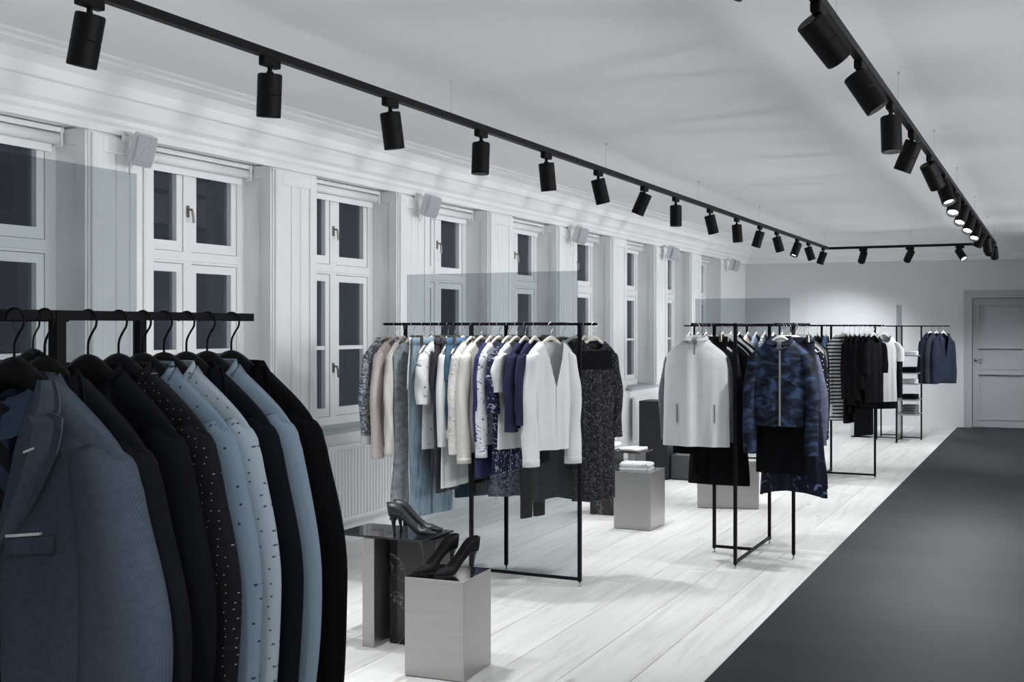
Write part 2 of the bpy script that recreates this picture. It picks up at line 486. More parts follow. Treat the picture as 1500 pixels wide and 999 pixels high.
# windows: one built, the others copied
def make_window():
    w = thing('window_1', 'white casement window showing the dark night, transom and centre post', 'window', kind='structure')
    x0, x1 = -.30, -.24
    h = OPEN_W/2
    z0, z1 = SILL, HEAD
    m = MB()
    m.box(x0, x1+.01, -h, -h+.07, z0, z1); m.box(x0, x1+.01, h-.07, h, z0, z1)
    m.box(x0, x1+.01, -h+.07, h-.07, z0, z0+.06); m.box(x0, x1+.01, -h+.07, h-.07, z1-.05, z1)
    m.box(x0, x1+.012, -h+.07, h-.07, 1.885, 1.955)
    m.box(x0, x1+.012, -.035, .035, z0+.06, 1.885); m.box(x0, x1+.012, -.035, .035, 1.955, z1-.05)
    m.box(x1+.012, x1+.03, -h+.07, h-.07, 1.900, 1.916)
    m.build('frame', WHITE, w)
    MB().bbox(-DEEP, .045, -h-.02, h+.02, SILL-.03, SILL, .006).build('sill', SILLM, w)
    for s in (-1, 1):
        for (a, b_, bar) in ((z0+.06, 1.885, 1.355), (1.955, z1-.05, None)):
            ya, yb = sorted((s*.035, s*(h-.07)))
            q = MB(); sw = .052
            q.box(x0+.008, x1+.004, ya+.003, ya+sw, a+.003, b_-.003); q.box(x0+.008, x1+.004, yb-sw, yb-.003, a+.003, b_-.003)
            q.box(x0+.008, x1+.004, ya+sw, yb-sw, a+.003, a+sw+.01); q.box(x0+.008, x1+.004, ya+sw, yb-sw, b_-sw, b_-.003)
            if bar: q.box(x0+.012, x1, ya+sw, yb-sw, bar-.014, bar+.014)
            so = q.build('sash', WHITE, w)
            pz = [(a+sw+.01, b_-sw)] if not bar else [(a+sw+.01, bar-.014), (bar+.014, b_-sw)]
            for c, d in pz:
                MB().box(x0+.026, x0+.030, ya+sw, yb-sw, c, d).build('pane', PANE, so)
    for zc in (1.21, 2.20):
        k = MB(); k.bbox(x1+.010, x1+.020, -.012, .012, zc-.035, zc+.035, .003)
        k.tube([(x1+.02, 0, zc+.01), (x1+.045, 0, zc+.01), (x1+.05, 0, zc), (x1+.05, .012, zc-.07)], .007, 8)
        k.build('handle', BRASS, w)
    return w
w0 = make_window()
for k, y in enumerate(OPEN_Y):
    o = w0 if k == 0 else copy_tree(w0)
    o.name = 'window_%d' % (k+1)
    o.location = (XL, y + OPEN_W/2, 0)
w0['group'] = 'windows along the street wall'
for k in range(9):
    bpy.data.objects['window_%d' % (k+1)]['group'] = 'windows along the street wall'
def make_blind():
    b_ = thing('roller_blind', 'white roller blind rolled up at the head of a window', 'blind', group='rolled blinds above the windows')
    m = MB(); pts = [(.03*math.cos(a*PI/6), .03*math.sin(a*PI/6)) for a in range(12)]
    m.prism([(-.175+x, HEAD-.062+z) for x, z in pts], -OPEN_W/2+.05, OPEN_W/2-.05)
    m.build('roll', WALLW, b_, True)
    MB().bbox(-.205, -.145, -OPEN_W/2+.02, OPEN_W/2-.02, HEAD-.03, HEAD-.004, .004).build('cassette', WALLW, b_)
    MB().bbox(-.21, -.20, -OPEN_W/2+.05, OPEN_W/2-.05, HEAD-.13, HEAD-.03, .003).build('hem_bar', WALLW, b_)
    for s in (-1, 1):
        yy = s*(OPEN_W/2-.04); MB().bbox(-.215, -.14, yy-.006, yy+.006, HEAD-.10, HEAD-.002, .002).build('bracket', WALLW, b_)
    return b_
bl0 = make_blind()
for k, y in enumerate(OPEN_Y):
    o = bl0 if k == 0 else copy_tree(bl0)
    o.location = (XL, y + OPEN_W/2, 0)

def make_radiator():
    r = thing('radiator', 'white ribbed panel radiator mounted below a window', 'radiator', group='radiators below the windows')
    m = MB(); hw = .50
    m.bbox(.045, .06, -hw, hw, .17, .68, .004)
    n = 24
    for i in range(n):
        a = -hw + .02 + i*(2*hw-.04)/n
        m.bbox(.058, .068, a+.006, a+(2*hw-.04)/n-.006, .19, .66, .005)
    m.build('panel', WHITE, r)
    MB().bbox(.02, .075, -hw-.005, hw+.005, .68, .692, .003).build('top_grille', WHITE, r)
    for s in (-1, 1):
        MB().box(0, .05, s*.35-.02, s*.35+.02, .25, .62).build('bracket', WHITE, r)
    MB().tube([(.05, hw-.02, .20), (.05, hw+.035, .20), (.05, hw+.035, 0)], .009, 8).build('pipe', WHITE, r, True)
    v = MB(); v.lathe([(.001,0),(.019,0),(.022,.02),(.019,.055),(.001,.058)], 14, Matrix.Translation((.05, hw+.035, .60)) )
    v.tube([(.05, hw+.035, 0), (.05, hw+.035, .60)], .008, 8)
    v.build('valve', CHROME, r, True)
    return r
r0 = make_radiator(); first = True
for k in (1, 2, 3, 4, 5, 6):
    o = r0 if first else copy_tree(r0); first = False
    o.location = (XL+.019, OPEN_Y[k] + OPEN_W/2, 0)

def make_speaker():
    s = thing('wall_speaker', 'small white loudspeaker tilted on its bracket high on a pier', 'speaker', group='loudspeakers on the piers')
    M = Matrix.Translation((.15, 0, -.02)) @ Matrix.Rotation(math.radians(18), 4, 'Y') @ Matrix.Rotation(math.radians(-32), 4, 'Z')
    def tr(mb): mb.v = [tuple(M @ Vector(p)) for p in mb.v]; return mb
    tr(MB().bbox(-.075, .055, -.062, .062, -.10, .10, .02)).build('cabinet', SPEAK, s, False)
    g = MB(); rows = []
    for j in range(7):
        a = -1 + 2*j/6
        rows.append([tuple(M @ Vector((.055+.022*(1-a*a)**.5+.002, .058*math.sin(b*PI/2), .096*a))) for b in [x/5 for x in range(-5, 6)]])
    g.grid(rows); g.build('grille', GRILLE, s, True)
    MB().tube([(.0, 0, .09), (.05, 0, .09), (.085, 0, .05), (.09, 0, .0)], .013, 8).build('arm', WHITE, s, True)
    MB().bbox(0, .014, -.03, .03, .04, .14, .004).build('wall_plate', WHITE, s)
    MB().tube([(.012, .0, .04), (.02, .01, -.05), (.03, .01, -.16), (.07, 0, -.11)], .0035, 6).build('cable', WHITE, s, True)
    return s
s0 = make_speaker(); first = True
for yy in (4.635, 7.715, 10.795, 13.875, 16.955):
    o = s0 if first else copy_tree(s0); first = False
    o.location = (XL+.016, yy, 2.455); o.scale = (.85, .85, .85)

# ------------------------------------------------------------------ track lights
TZ = 2.62; XT1 = -2.91; XT2 = -.735; YT = 16.55
tw, th_ = .035, .034
def track(name, p, q, label):
    t = thing(name, label, 'track', kind=None)
    MB().bar(p, q, tw, th_).build('rail', BLACK, t)
    return t
tr1 = track('light_track', (XT1, -1.0, TZ), (XT1, YT+.017, TZ), 'black ceiling light track running parallel to the windows')
tr2 = track('light_track', (XT2, -1.0, TZ), (XT2, YT+.017, TZ), 'black ceiling light track running above the carpet edge')
tr3 = track('light_track', (XT1+.018, YT, TZ), (XT2-.018, YT, TZ), 'short black cross track joining the two long tracks')
for t, pts in ((tr1, [(XT1, y) for y in (3.0, 5.38, 7.7, 10.05, 12.4, 14.6, 16.3)]), (tr2, [(XT2, y) for y in (2.2, 4.35, 6.2, 8.1, 10.1, 12.4, 14.7, 16.4)]), (tr3, [(-1.8, YT)])):
    for x, y in pts:
        MB().tube([(x, y, TZ+.015), (x, y, CZ)], .0016, 5).build('suspension_wire', CHROME, t)
        MB().lathe([(.001, TZ+.017), (.005, TZ+.017), (.004, TZ+.035), (.001, TZ+.04)], 8, Matrix.Translation((x, y, 0))).build('cable_grip', CHROME, t)
        MB().lathe([(.001, CZ-.014), (.006, CZ-.012), (.008, CZ), (.001, CZ)], 8, Matrix.Translation((x, y, 0))).build('ceiling_anchor', CHROME, t)

RX, RY = math.cos(TH), math.sin(TH)      # the picture's right on the plan
SPOT_MESH = {}
def sm(key, fn):
    if key not in SPOT_MESH: SPOT_MESH[key] = fn()
    return SPOT_MESH[key]
LAMP = bpy.data.lights.new('track_lamp', 'SPOT')
LAMP.energy = LAMP_W; LAMP.color = LAMP_COL; LAMP.spot_size = math.radians(76); LAMP.spot_blend = .75; LAMP.shadow_soft_size = .035
def spot(x, y, aim, label, group):
    t = thing('track_spotlight', label, 'spotlight', (x, y, TZ-th_/2), 0, group)
    a = Vector(aim).normalized()
    az = math.atan2(a.y, a.x)
    link_mesh('adapter', sm('ad', lambda: MB().bbox(-.018, .018, -.055, .055, -.036, 0, .005).mesh('adapter', BLACKM)), t, (0,0,0),
              (0, 0, PI/2 if abs(y-YT) < .01 else 0))
    link_mesh('swivel', sm('sw', lambda: MB().tube([(0,0,-.03),(0,0,-.062)], .010, 10).tube([(0,-.013,-.066),(0,.013,-.066)], .013, 10).mesh('swivel', BLACKM, True)), t, (0,0,0), (0,0,az))
    R = a.to_track_quat('-Z', 'Y').to_matrix().to_4x4()
    head = bpy.data.objects.new('lamp_head', sm('hd', lambda: MB().lathe(
        [(.006,.0),(.046,.0),(.050,-.005),(.050,-.085),(.0485,-.088),(.050,-.091),(.050,-.172),(.0485,-.176),(.043,-.176),(.041,-.150),(.003,-.146)], 28).mesh('lamp_head', BLACKM)))
    COL.objects.link(head); head.parent = t
    k_ = min(1.0, math.hypot(a.x, a.y)*1.6)
    head.matrix_local = Matrix.Translation((0,0,-.070-.022*k_)) @ R @ Matrix.Translation((0,0,.052*k_))
    le = bpy.data.objects.new('lens', sm('ln', lambda: MB().lathe([(.001,-.1505),(.039,-.1505),(.039,-.153),(.001,-.155)], 24).mesh('lens', lens_mat())))
    COL.objects.link(le); le.parent = head
    lo = bpy.data.objects.new('lamp_glow', LAMP); COL.objects.link(lo); lo.parent = head
    lo.location = (0, 0, -.172)
    return t
L1 = 'black cylinder spotlight on the long track parallel to the windows'
L2 = 'black cylinder spotlight on the long track above the carpet edge'
L3 = 'black cylinder spotlight on the short cross track'
def tilt(s, f=0.0):
    # s leans along the picture's right, f leans away from the entrance
    return (s*RX - f*RY, s*RY + f*RX, -1)
for y, s, f in ((2.85,-0.22,0.1), (3.82,-0.06,0.12), (4.76,0.12,0.1), (5.73,-0.03,-0.03), (6.64,0.1,0.1), (7.55,0.24,0.08), (8.55,-0.42,0.15), (9.37,0,-0.03), (10.43,0.26,0.1), (11.42,0.06,-0.05), (12.42,-0.3,0.05), (13.26,0.3,0.1), (14.42,-0.42,-0.2), (15.12,0.34,0), (16.18,-0.34,0.1)):
    spot(XT1, y, tilt(s, f), L1, 'spotlights on the window-side track')
for x, s, f in ((-2.43,0,1.0), (-1.81,-0.16,1.0), (-1.17,0.3,-0.8)):
    spot(x, YT, tilt(s, f), L3, 'spotlights on the cross track')
for y, s, f in ((3.05,-.62,.2),(3.99,.95,.35),(4.92,.6,-.2),(5.90,.0,-.10),(6.82,-.35,.25),(7.83,.6,.3),(8.83,.15,-.5),(9.8,-.35,-.6),(10.75,-.5,-.5),(11.7,-.5,-.5),
                (12.65,-.45,-.5),(13.6,-.3,.45),(14.5,.3,.4),(15.4,.1,.8),(16.2,.4,.6)):
    spot(XT2, y, tilt(s, f), L2, 'spotlights on the carpet-side track')
for y, s, f in ((.2,.3,.3),(2.1,.3,.6)):
    spot(XT2, y, tilt(s, f), L2, 'spotlights on the carpet-side track')
for y in (.4, 1.6):
    spot(XT1, y, tilt(.1, .2), L1, 'spotlights on the window-side track')

# third track added out of view as fill for racks and window wall
XT3 = 1.25
fill_track = track('light_track', (XT3, -1.0, TZ), (XT3, YT, TZ), 'added black fill light track, unseen on the carpet side, facing the windows')
L_FILL = 'added black fill spotlight on the unseen carpet-side track, aimed at the windows'
for y in (5.2, 7.2, 9.2, 11.2, 13.2, 15.2):
    spot(XT3, y, (-2.8, .35, -1), L_FILL, 'added fill spotlights aimed at the windows')

# fill uplights added on the unseen side wall to brighten the ceiling
FILL = bpy.data.lights.new('fill_lamp', 'SPOT')
FILL.energy = FILL_W; FILL.color = LAMP_COL; FILL.spot_size = math.radians(80); FILL.spot_blend = 1.0; FILL.shadow_soft_size = .32
for y in (-1.0, 1.4, 3.8, 6.2, 8.6, 11.0, 13.4, 15.8):
    t = thing('fill_uplight', 'added white fill uplight, unseen on the side wall opposite the windows', 'fill lamp', (XR, y, 1.65), 0, 'added fill uplights on the side wall')
    MB().bbox(-.012, 0, -.05, .05, -.07, .07, .003).build('back_plate', WHITE, t)
    MB().lathe([(.001,-.06),(.045,-.06),(.06,.05),(.056,.055),(.05,.03),(.001,.028)], 20, Matrix.Translation((-.075, 0, 0))).build('shade', WHITE, t, True)
    MB().lathe([(.001,.030),(.046,.030),(.046,.034),(.001,.034)], 18, Matrix.Translation((-.075, 0, 0))).build('lens', lens_mat(), t)
    o = bpy.data.objects.new('lamp_glow', FILL); COL.objects.link(o); o.parent = t; o.location = (-.085, 0, .075)
    o.rotation_euler = Vector((-4.9, .3, 1.17)).to_track_quat('-Z', 'Y').to_euler()

# ------------------------------------------------------------------ clothes racks
RZ = 1.5215           # rail axis
POST = .020
def rack(label, c, rz, half, short, rail, glass=True, gtop=1.83, ends=(-1, 1)):
    t = thing('clothes_rack', label, 'clothes rack', (c[0], c[1], 0), rz, 'black metal clothes racks')
    for x, y in ((-half,0), (half,0), (0,-short), (0,short)):
        po = MB().box(x-POST/2, x+POST/2, y-POST/2, y+POST/2, .03, RZ+.007).build('post', BLACK, t)
        MB().lathe([(.004,0),(.011,0),(.011,.006),(.006,.01),(.006,.03),(.004,.03)], 12, Matrix.Translation((x, y, 0))).build('foot', CHROME, po, True)
    for p, q in (((-half,0,.042),(half,0,.042)), ((0,min(0,ends[0])*short,.042),(0,max(0,ends[1])*short,.042))):
        MB().bar(p, q, .014, .018).build('base_bar', BLACK, t)
    MB().bar((0,-short,RZ-.001), (0,short,RZ-.001), .012, .012).build('top_bar', BLACK, t)
    MB().bar((-half,0,RZ-.001), (half,0,RZ-.001), .010, .012).build('top_bar', BLACK, t)
    for s in (-1, 1):
        MB().bar((-rail, s*short, RZ), (rail, s*short, RZ), .016, .016).build('hanging_rail', BLACK, t)
    if glass:
        MB().box(-half+.012, half-.012, -.003, .003, .055, gtop).build('glass_panel', GLASS, t)
    return t
R1 = rack('black metal rack with smoked glass panel holding the dark suits', (-1.785, 1.42), PI/2, .47, .262, .515)
R2 = rack('black metal rack with smoked glass panel, crowded with pale blouses and jeans', (-3.08, 6.175), 0, .585, .235, .60, ends=(-1, 0))
R3 = rack('black metal rack carrying the white zip top and blue camouflage jacket', (-1.80, 7.50), PI/2, .47, .262, .52, False, ends=(0, 1))
R4 = rack('black metal rack with smoked glass panel standing near the far window piers', (-3.19, 12.75), 0, .55, .235, .60)
R5 = rack('black metal rack of black tops and striped shirt near the carpet', (-2.09, 11.80), 0, .47, .262, .52, False)

# ------------------------------------------------------------------ hangers
def arm(x, drop=.14, half=.21, apex=-.066):
    ax = max(0.0, math.hypot(x, .030) - .030)
    return apex - drop*(ax/(half-.028))**.92

def hook_path(apex):
    c = -.0105; r = .020
    pts = [(r*math.cos(a), 0, c + r*math.sin(a)) for a in [math.radians(d) for d in range(175, -51, -15)]]
    x, z = pts[-1][0], pts[-1][2]
    pts += [(x*.55, 0, z-.008), (x*.15, 0, z-.017), (0, 0, z-.026), (0, 0, apex-.01)]
    return pts
HM = {}
def hanger_meshes(kind):
    if kind in HM: return HM[kind]
    dark = kind == 'suit'
    half = .176 if dark else .150
    rows = []
    N = 26
    for i in range(N+1):
        x = -half + 2*half*i/N
        a = abs(x)/half
        zt = arm(x)
        if dark:
            h = lerp(.052, .030, a); d = lerp(.017, .008, sstep(.2, .5, a))
        else:
            h = lerp(.026, .017, a); d = lerp(.0065, .0055, a)
        e = 1.0 if a < .97 else .55
        yb = 0.0
        rows.append([(x, -yb + d*e*math.cos(2*PI*k/10), zt - h/2 + h/2*e*math.sin(2*PI*k/10)) for k in range(10)])
    m = MB().loft(rows, True, True)
    body = m.mesh('hanger_arms', {'suit': BHANG, 'wood': WOODH, 'white': WHITEH}[kind], True)
    hk = MB().tube(hook_path(-.066), .0022 if dark else .0016, 6).mesh('hook', BLACKM if dark else CHROME, True)
    HM[kind] = (body, hk)
    return HM[kind]
def hanger(kind, loc, rz, label, group, sc=1.0):
    b_, h = hanger_meshes(kind)
    t = thing('suit_hanger' if kind == 'suit' else 'clothes_hanger', label, 'hanger', loc, rz, group)
    link_mesh('hanger_arms', b_, t); link_mesh('hook', h, t)
    return t

# ------------------------------------------------------------------ garments
def wprof(v, hem, waist, chest, sh):
    if v < .45: return lerp(hem, waist, sstep(0, .45, v))
    if v < .78: return lerp(waist, chest, sstep(.45, .78, v))
    return lerp(chest, sh, sstep(.78, 1.0, v))

class Body:
    """front and back panels of a hung top, joined at sides and shoulders, open at hem and neck"""
    def __init__(s, L, sh=.195, chest=None, waist=None, hem=None, D=.04, nr=.075, nd=.07, neck='round', folds=.008, seed=0, hemcurve=0.0, dhem=None, nback=.012):
        s.L = L; s.sh = sh; s.chest = chest or sh*.97; s.waist = waist or s.chest*.96; s.hem = hem or s.chest
        s.D = D; s.nr = nr; s.nd = nd; s.neck = neck; s.folds = folds; s.hc = hemcurve; s.dhem = dhem or D; s.nback = nback
        r = random.Random(seed); s.ph = [r.uniform(0, 6.28) for _ in range(6)]
        s.k = [r.uniform(5, 8), r.uniform(9, 13), r.uniform(15, 19)]
    def ztop(s, x, front):
        z = arm(x) + .007
        if abs(x) < s.nr:
            q = abs(x)/s.nr
            if front: z = (arm(s.nr)+.007) - s.nd*((1-q) if s.neck == 'v' else math.sqrt(max(0, 1-q*q)))
            else: z = (arm(s.nr)+.007) - s.nback*math.sqrt(max(0, 1-q*q)) + .012
        a = abs(x)/s.sh
        return z - .012*a**8
    def pt(s, a, v, front):
        xt = a*s.sh
        zt = s.ztop(xt, front)
        w = wprof(v, s.hem, s.waist, s.chest, s.sh)
        zh = -.066 - s.L + s.hc*a*a
        z = zh + (zt - zh)*v
        # real height decides the body's depth, so that the shoulder line closes and the neck stays open
        hf = (z - zh)/max(1e-6, (arm(xt)+.007) - zh)
        thick = lerp(s.dhem, s.D, sstep(0, .6, hf))
        d = thick*max(0.0, 1-abs(a)**2.6)**.62
        d *= lerp(1.0, .52, sstep(.84, 1.0, hf))
        d = max(d, .0025 if abs(a) < .999 else 0)
        fa = s.folds*max(0.0, 1-hf)**.7*(1-abs(a)**6)
        i = 0 if front else 3
        f = math.sin(s.k[0]*a + s.ph[i])*.45 + math.sin(s.k[1]*a + s.ph[i+1] + 1.1*v)*.35 + math.sin(s.k[2]*a + s.ph[i+2] - .8*v)*.2
        y = d + fa*f
        return (a*w, -y if front else y, z)
    def build(s, name, mat, parent, nx=30, nz=20):
        m = MB()
        A = [math.sin(PI/2*(-1 + 2*i/nx)*.92)/math.sin(PI/2*.92) for i in range(nx+1)]
        V = [j/nz for j in range(nz+1)]
        rows = []
        for v in V:
            row = [s.pt(a, v, True) for a in A] + [s.pt(a, v, False) for a in reversed(A[1:-1])]
            rows.append(row)
        m.loft(rows, True, False)
        # close the shoulder seams
        top = len(m.v) - len(rows[0]); n = len(rows[0])
        for i in range(nx):
            xa = A[i]*s.sh; xb = A[i+1]*s.sh
            if max(abs(xa), abs(xb)) <= s.nr*1.15: continue
            bi = (n - i) % n; bj = (n - i - 1) % n
            q = [top+i, top+i+1, top+bj, top+bi]
            u = []
            for x in q:
                if x not in u: u.append(x)
            if len(u) >= 3: m.f.append(tuple(u))
        return m.build(name, mat, parent, True)

def sleeve_mesh(side, b, L, rx0, rx1, ry0, ry1, spread=.035, fwd=.01, bow=.012, seed=0, wr=.004, n=14, nz=26):
    r = random.Random(seed*7+side+3); p1, p2 = r.uniform(0, 6), r.uniform(0, 6)
    xs = b.sh - rx0*.72
    z0 = arm(b.sh-.012) + .008
    rows = []
    S_ = [0, .008, .02, .04, .07] + [.11 + .89*j/(nz-5) for j in range(nz-4)]
    for t in S_:
        cap = [.30, .62, .84, .96, 1.0][min(4, S_.index(t))]
        rx = lerp(rx0, rx1, sstep(0, .55, t))*cap; ry = lerp(ry0, ry1, t)*cap
        cx = xs + spread*sstep(0, .5, t) + bow*math.sin(PI*min(1, t*1.05)); cy = -fwd*(.4 + .9*t*t)
        z = z0 - L*t
        ring = []
        for k in range(n):
            a = 2*PI*k/n
            w = 1 + wr/rx0*(math.sin(3.2*t*PI + p1 + 2*a)*1.0 + math.sin(11*t + p2 + 3*a)*.7)*sstep(.05, .3, t)
            # outer side of the cap keeps to the shoulder line
            zz = z - (.020*(1-cap))*0 + (0.0 if t > .07 else -.018*(math.cos(a) > 0)*math.cos(a)*(1-cap*.3))
            ring.append((side*(cx + rx*w*math.cos(a)), cy + ry*w*math.sin(a), zz))
        rows.append(ring)
    rows.insert(0, [(side*(xs), -fwd*.4, z0+.002)]*n)
    return rows

def add_sleeve(parent, b, side, mat, L, rx0=.05, rx1=.055, ry0=.034, ry1=.030, cuff=None, cuffmat=None, **kw):
    rows = sleeve_mesh(side, b, L, rx0, rx1, ry0, ry1, **kw)
    so = MB().loft(rows, True, False).build('sleeve', mat, parent, True)
    if cuff:
        last = rows[-1]; cx = sum(p[0] for p in last)/len(last); cy = sum(p[1] for p in last)/len(last)
        cr = []
        for q, (sc, dz) in enumerate(((.7, .004), (.98, .004), (1.04, -.004), (1.02, -cuff), (.9, -cuff))):
            cr.append([(cx+(p[0]-cx)*sc, cy+(p[1]-cy)*sc, last[0][2]+dz) for p in last])
        MB().loft(cr, True, False).build('cuff', cuffmat or mat, so, True)
    return so

def collar(parent, b, mat, stand=.020, fall=.042, point=.03, spread=.030, name='collar'):
    """shirt collar: a stand round the neck, turned down to two points at the front"""
    z0 = arm(b.nr) + .002
    rows = [[], [], [], [], []]
    N = 24
    rx = b.nr*.92; ry = b.D*.75 + .010
    for i in range(N+1):
        t = -1 + 2*i/N                   # -1..1 round the neck, 0 at the nape
        a = PI/2 + t*PI*.93
        c, s_ = math.cos(a), math.sin(a)
        fr = sstep(.45, 1.0, abs(t))
        zz = z0 - b.nd*.62*fr
        ox = 1 + spread/.07*.5
        rows[0].append((rx*c, ry*s_, zz-.006))
        rows[1].append((rx*c*.95, ry*s_*.95, zz+stand))
        rows[2].append((rx*c*1.02, ry*s_*1.06+.001, zz+stand+.004))
        rows[3].append((rx*c*(1.12+.10*fr), ry*s_*1.3 - .006*fr, zz+stand-fall*.55))
        rows[4].append((rx*c*(1.20+.55*fr), ry*s_*1.45 - .010*fr, zz+stand-fall-point*fr))
    return MB().grid(rows).build(name, mat, parent, True)

def lapels(parent, b, mat, zb, width=.078):
    """notched lapels: a collar leaf and a lapel each side of the deep V, with the notch between them"""
    ztop = arm(b.nr) + .010
    def strip(name, sd, pts):
        rows = []
        for t, w_, up in pts:
            xi = b.nr*(1-t); zi = lerp(ztop, zb, t)
            base = b.D*max(.30, 1-abs(xi/b.sh)**2.6)**.62*lerp(.62, 1, sstep(0, .35, t))
            row = []
            for q in range(6):
                f = q/5
                x = xi + w_*f; z = zi + up*f
                d = b.D*max(.2, 1-abs(x/b.sh)**2.6)**.62*lerp(.62, 1, sstep(0, .35, t))
                row.append((sd*x, -(max(d, base*.9) + .004 + .008*math.sin(PI*min(1, f*1.15+.12))), z))
            rows.append(row)
        m = MB().grid(rows)
        n = len(m.v); m.v += [(p[0], p[1]+.0035, p[2]) for p in m.v]
        m.f += [tuple(i+n for i in reversed(f)) for f in m.f[:]]
        k = len(rows)
        ring = list(range(6)) + [6*j+5 for j in range(1, k)] + [6*(k-1)+i for i in range(4, -1, -1)] + [6*j for j in range(k-2, 0, -1)]
        for i in range(len(ring)):
            p, q = ring[i], ring[(i+1) % len(ring)]
            m.f.append((p, q, q+n, p+n))
        return m.build(name, mat, parent, False)
    for sd in (-1, 1):
        strip('collar_leaf', sd, [(0, .030, .0), (.06, .043, -.006), (.12, .052, -.006), (.18, .056, -.004), (.23, .050, .002)])
        strip('lapel', sd, [(.20, .030, .004), (.245, .052, .020), (.27, width*.98, .020), (.30, width, .008), (.36, width*.99, .0), (.46, width*.95, 0), (.58, width*.84, 0), (.70, width*.68, 0), (.82, width*.47, 0), (.92, width*.24, 0), (1.0, .004, 0)])
    # the collar behind the neck
    rows = [[], [], []]
    for i in range(17):
        t = -1 + 2*i/16
        a = PI/2 + t*PI*.60
        c, s_ = math.cos(a), math.sin(a)
        zz = arm(b.nr) + .006
        rows[0].append((b.nr*.95*c, (b.D*.5+.010)*s_, zz-.004)); rows[1].append((b.nr*.98*c, (b.D*.5+.011)*s_, zz+.014)); rows[2].append((b.nr*1.25*c, (b.D*.55+.014)*s_, zz-.012))
    MB().grid(rows).build('collar', mat, parent, True)

def surf(b, x, z, off=.004):
    """a point just proud of the front panel at garment height z"""
    w = b.chest
    a = max(-.98, min(.98, x/w))
    zt = b.ztop(a*b.sh, True); zh = -.066 - b.L + b.hc*a*a
    v = max(0, min(1, (z-zh)/(zt-zh)))
    p = b.pt(a, v, True)
    return (x, p[1]-off, z)

def front_line(parent, b, name, mat, x, z0, z1, w=.006, off=.003, n=12):
    m = MB(); rows = []
    for i in range(n+1):
        z = lerp(z0, z1, i/n)
        p = surf(b, x, z, off)
        rows.append([(x-w/2, p[1]+off*.6, z), (x-w/2, p[1]-.0015, z), (x+w/2, p[1]-.0015, z), (x+w/2, p[1]+off*.6, z)])
    return m.loft(rows, True, True).build(name, mat, parent)

def buttons(parent, b, mat, zs, x=0.0, r=.006):
    for z in zs:
        p = surf(b, x, z, .006)
        MB().lathe([(.001,-.002),(r,-.002),(r,.001),(r*.7,.002),(.001,.002)], 12, Matrix.Translation(p) @ Matrix.Rotation(PI/2, 4, 'X')).build('button', mat, parent)

def patch(parent, b, name, mat, x0, x1, z0, z1, off=.004, tilt_=0.0):
    rows = []
    for j in range(4):
        t = j/3
        rows.append([surf(b, lerp(x0, x1, i/6), lerp(z0, z1, t) + tilt_*(i/6-.5), off) for i in range(7)])
    m = MB().grid(rows)
    n = len(m.v); m.v += [(p[0], p[1]+off*.9, p[2]) for p in m.v]
    m.f += [tuple(x+n for x in reversed(f)) for f in m.f[:]]
    ring = list(range(7)) + [13, 20, 27] + list(range(26, 20, -1)) + [14, 7]
    for i in range(len(ring)):
        a, c = ring[i], ring[(i+1) % len(ring)]
        m.f.append((a, c, c+n, a+n))
    return m.build(name, mat, parent)

def trousers(name, label, cat, group, loc, rz, mat, L=1.0, waist=.16, leg=.085, hemleg=.07, D=.03, cuffmat=None, drop=-.10, seed=0, crotch=.28, gap=.012):
    t = thing(name, label, cat, loc, rz, group)
    r = random.Random(seed); ph = [r.uniform(0, 6) for _ in range(4)]
    # waist block
    rows = []
    for j in range(7):
        q = j/6; z = drop - crotch*q; w = lerp(waist, waist*1.14, sstep(0, .8, q)); d = lerp(D*.8, D*1.1, q)
        rows.append([(w*math.cos(a)*abs(math.cos(a))**-.25 if abs(math.cos(a)) > 1e-3 else 0, d*math.sin(a) + .003*math.sin(3*a+ph[0]+q*3), z) for a in [2*PI*k/20 for k in range(20)]])
    MB().loft(rows, True, False).build('hips', mat, t, True)
    wb = []
    for sc, z in ((.98, drop+.022), (1.03, drop+.022), (1.04, drop-.018), (1.0, drop-.02)):
        wb.append([(p[0]*sc, p[1]*sc*1.12, z) for p in rows[0]])
    MB().loft(wb, True, False).build('waistband', mat, t, True)
    for sd in (-1, 1):
        lr = []
        for j in range(17):
            q = j/16; z = drop - crotch*.82 - (L-crotch*.82)*q
            w = lerp(leg, hemleg, q); d = lerp(D, D*.75, q); cx = lerp(leg+gap*.3, hemleg+gap+.008*math.sin(3*q+ph[1]), q)
            lr.append([(sd*(cx + w*math.cos(a)*(1+.03*math.sin(14*q+ph[2]))), d*math.sin(a)*(1+.15*math.sin(17*q+ph[3]+a)) , z) for a in [2*PI*k/14 for k in range(14)]])
        lo = MB().loft(lr, True, False).build('trouser_leg', mat, t, True)
        if cuffmat:
            last = lr[-1]; cx = sum(p[0] for p in last)/14; cy = sum(p[1] for p in last)/14
            cr = [[(cx+(p[0]-cx)*s_, cy+(p[1]-cy)*s_, last[0][2]+dz) for p in last] for s_, dz in ((1.0,.05),(1.09,.05),(1.10,0),(1.0,-.002))]
            MB().loft(cr, True, False).build('turn_up', cuffmat, lo, True)
    for sd in (-1, 1):
        MB().bbox(sd*waist*.7-.01, sd*waist*.7+.01, -D*.9-.006, D*.9+.006, drop-.015, drop+.035, .004).build('clip', BRASS, t)
    return t

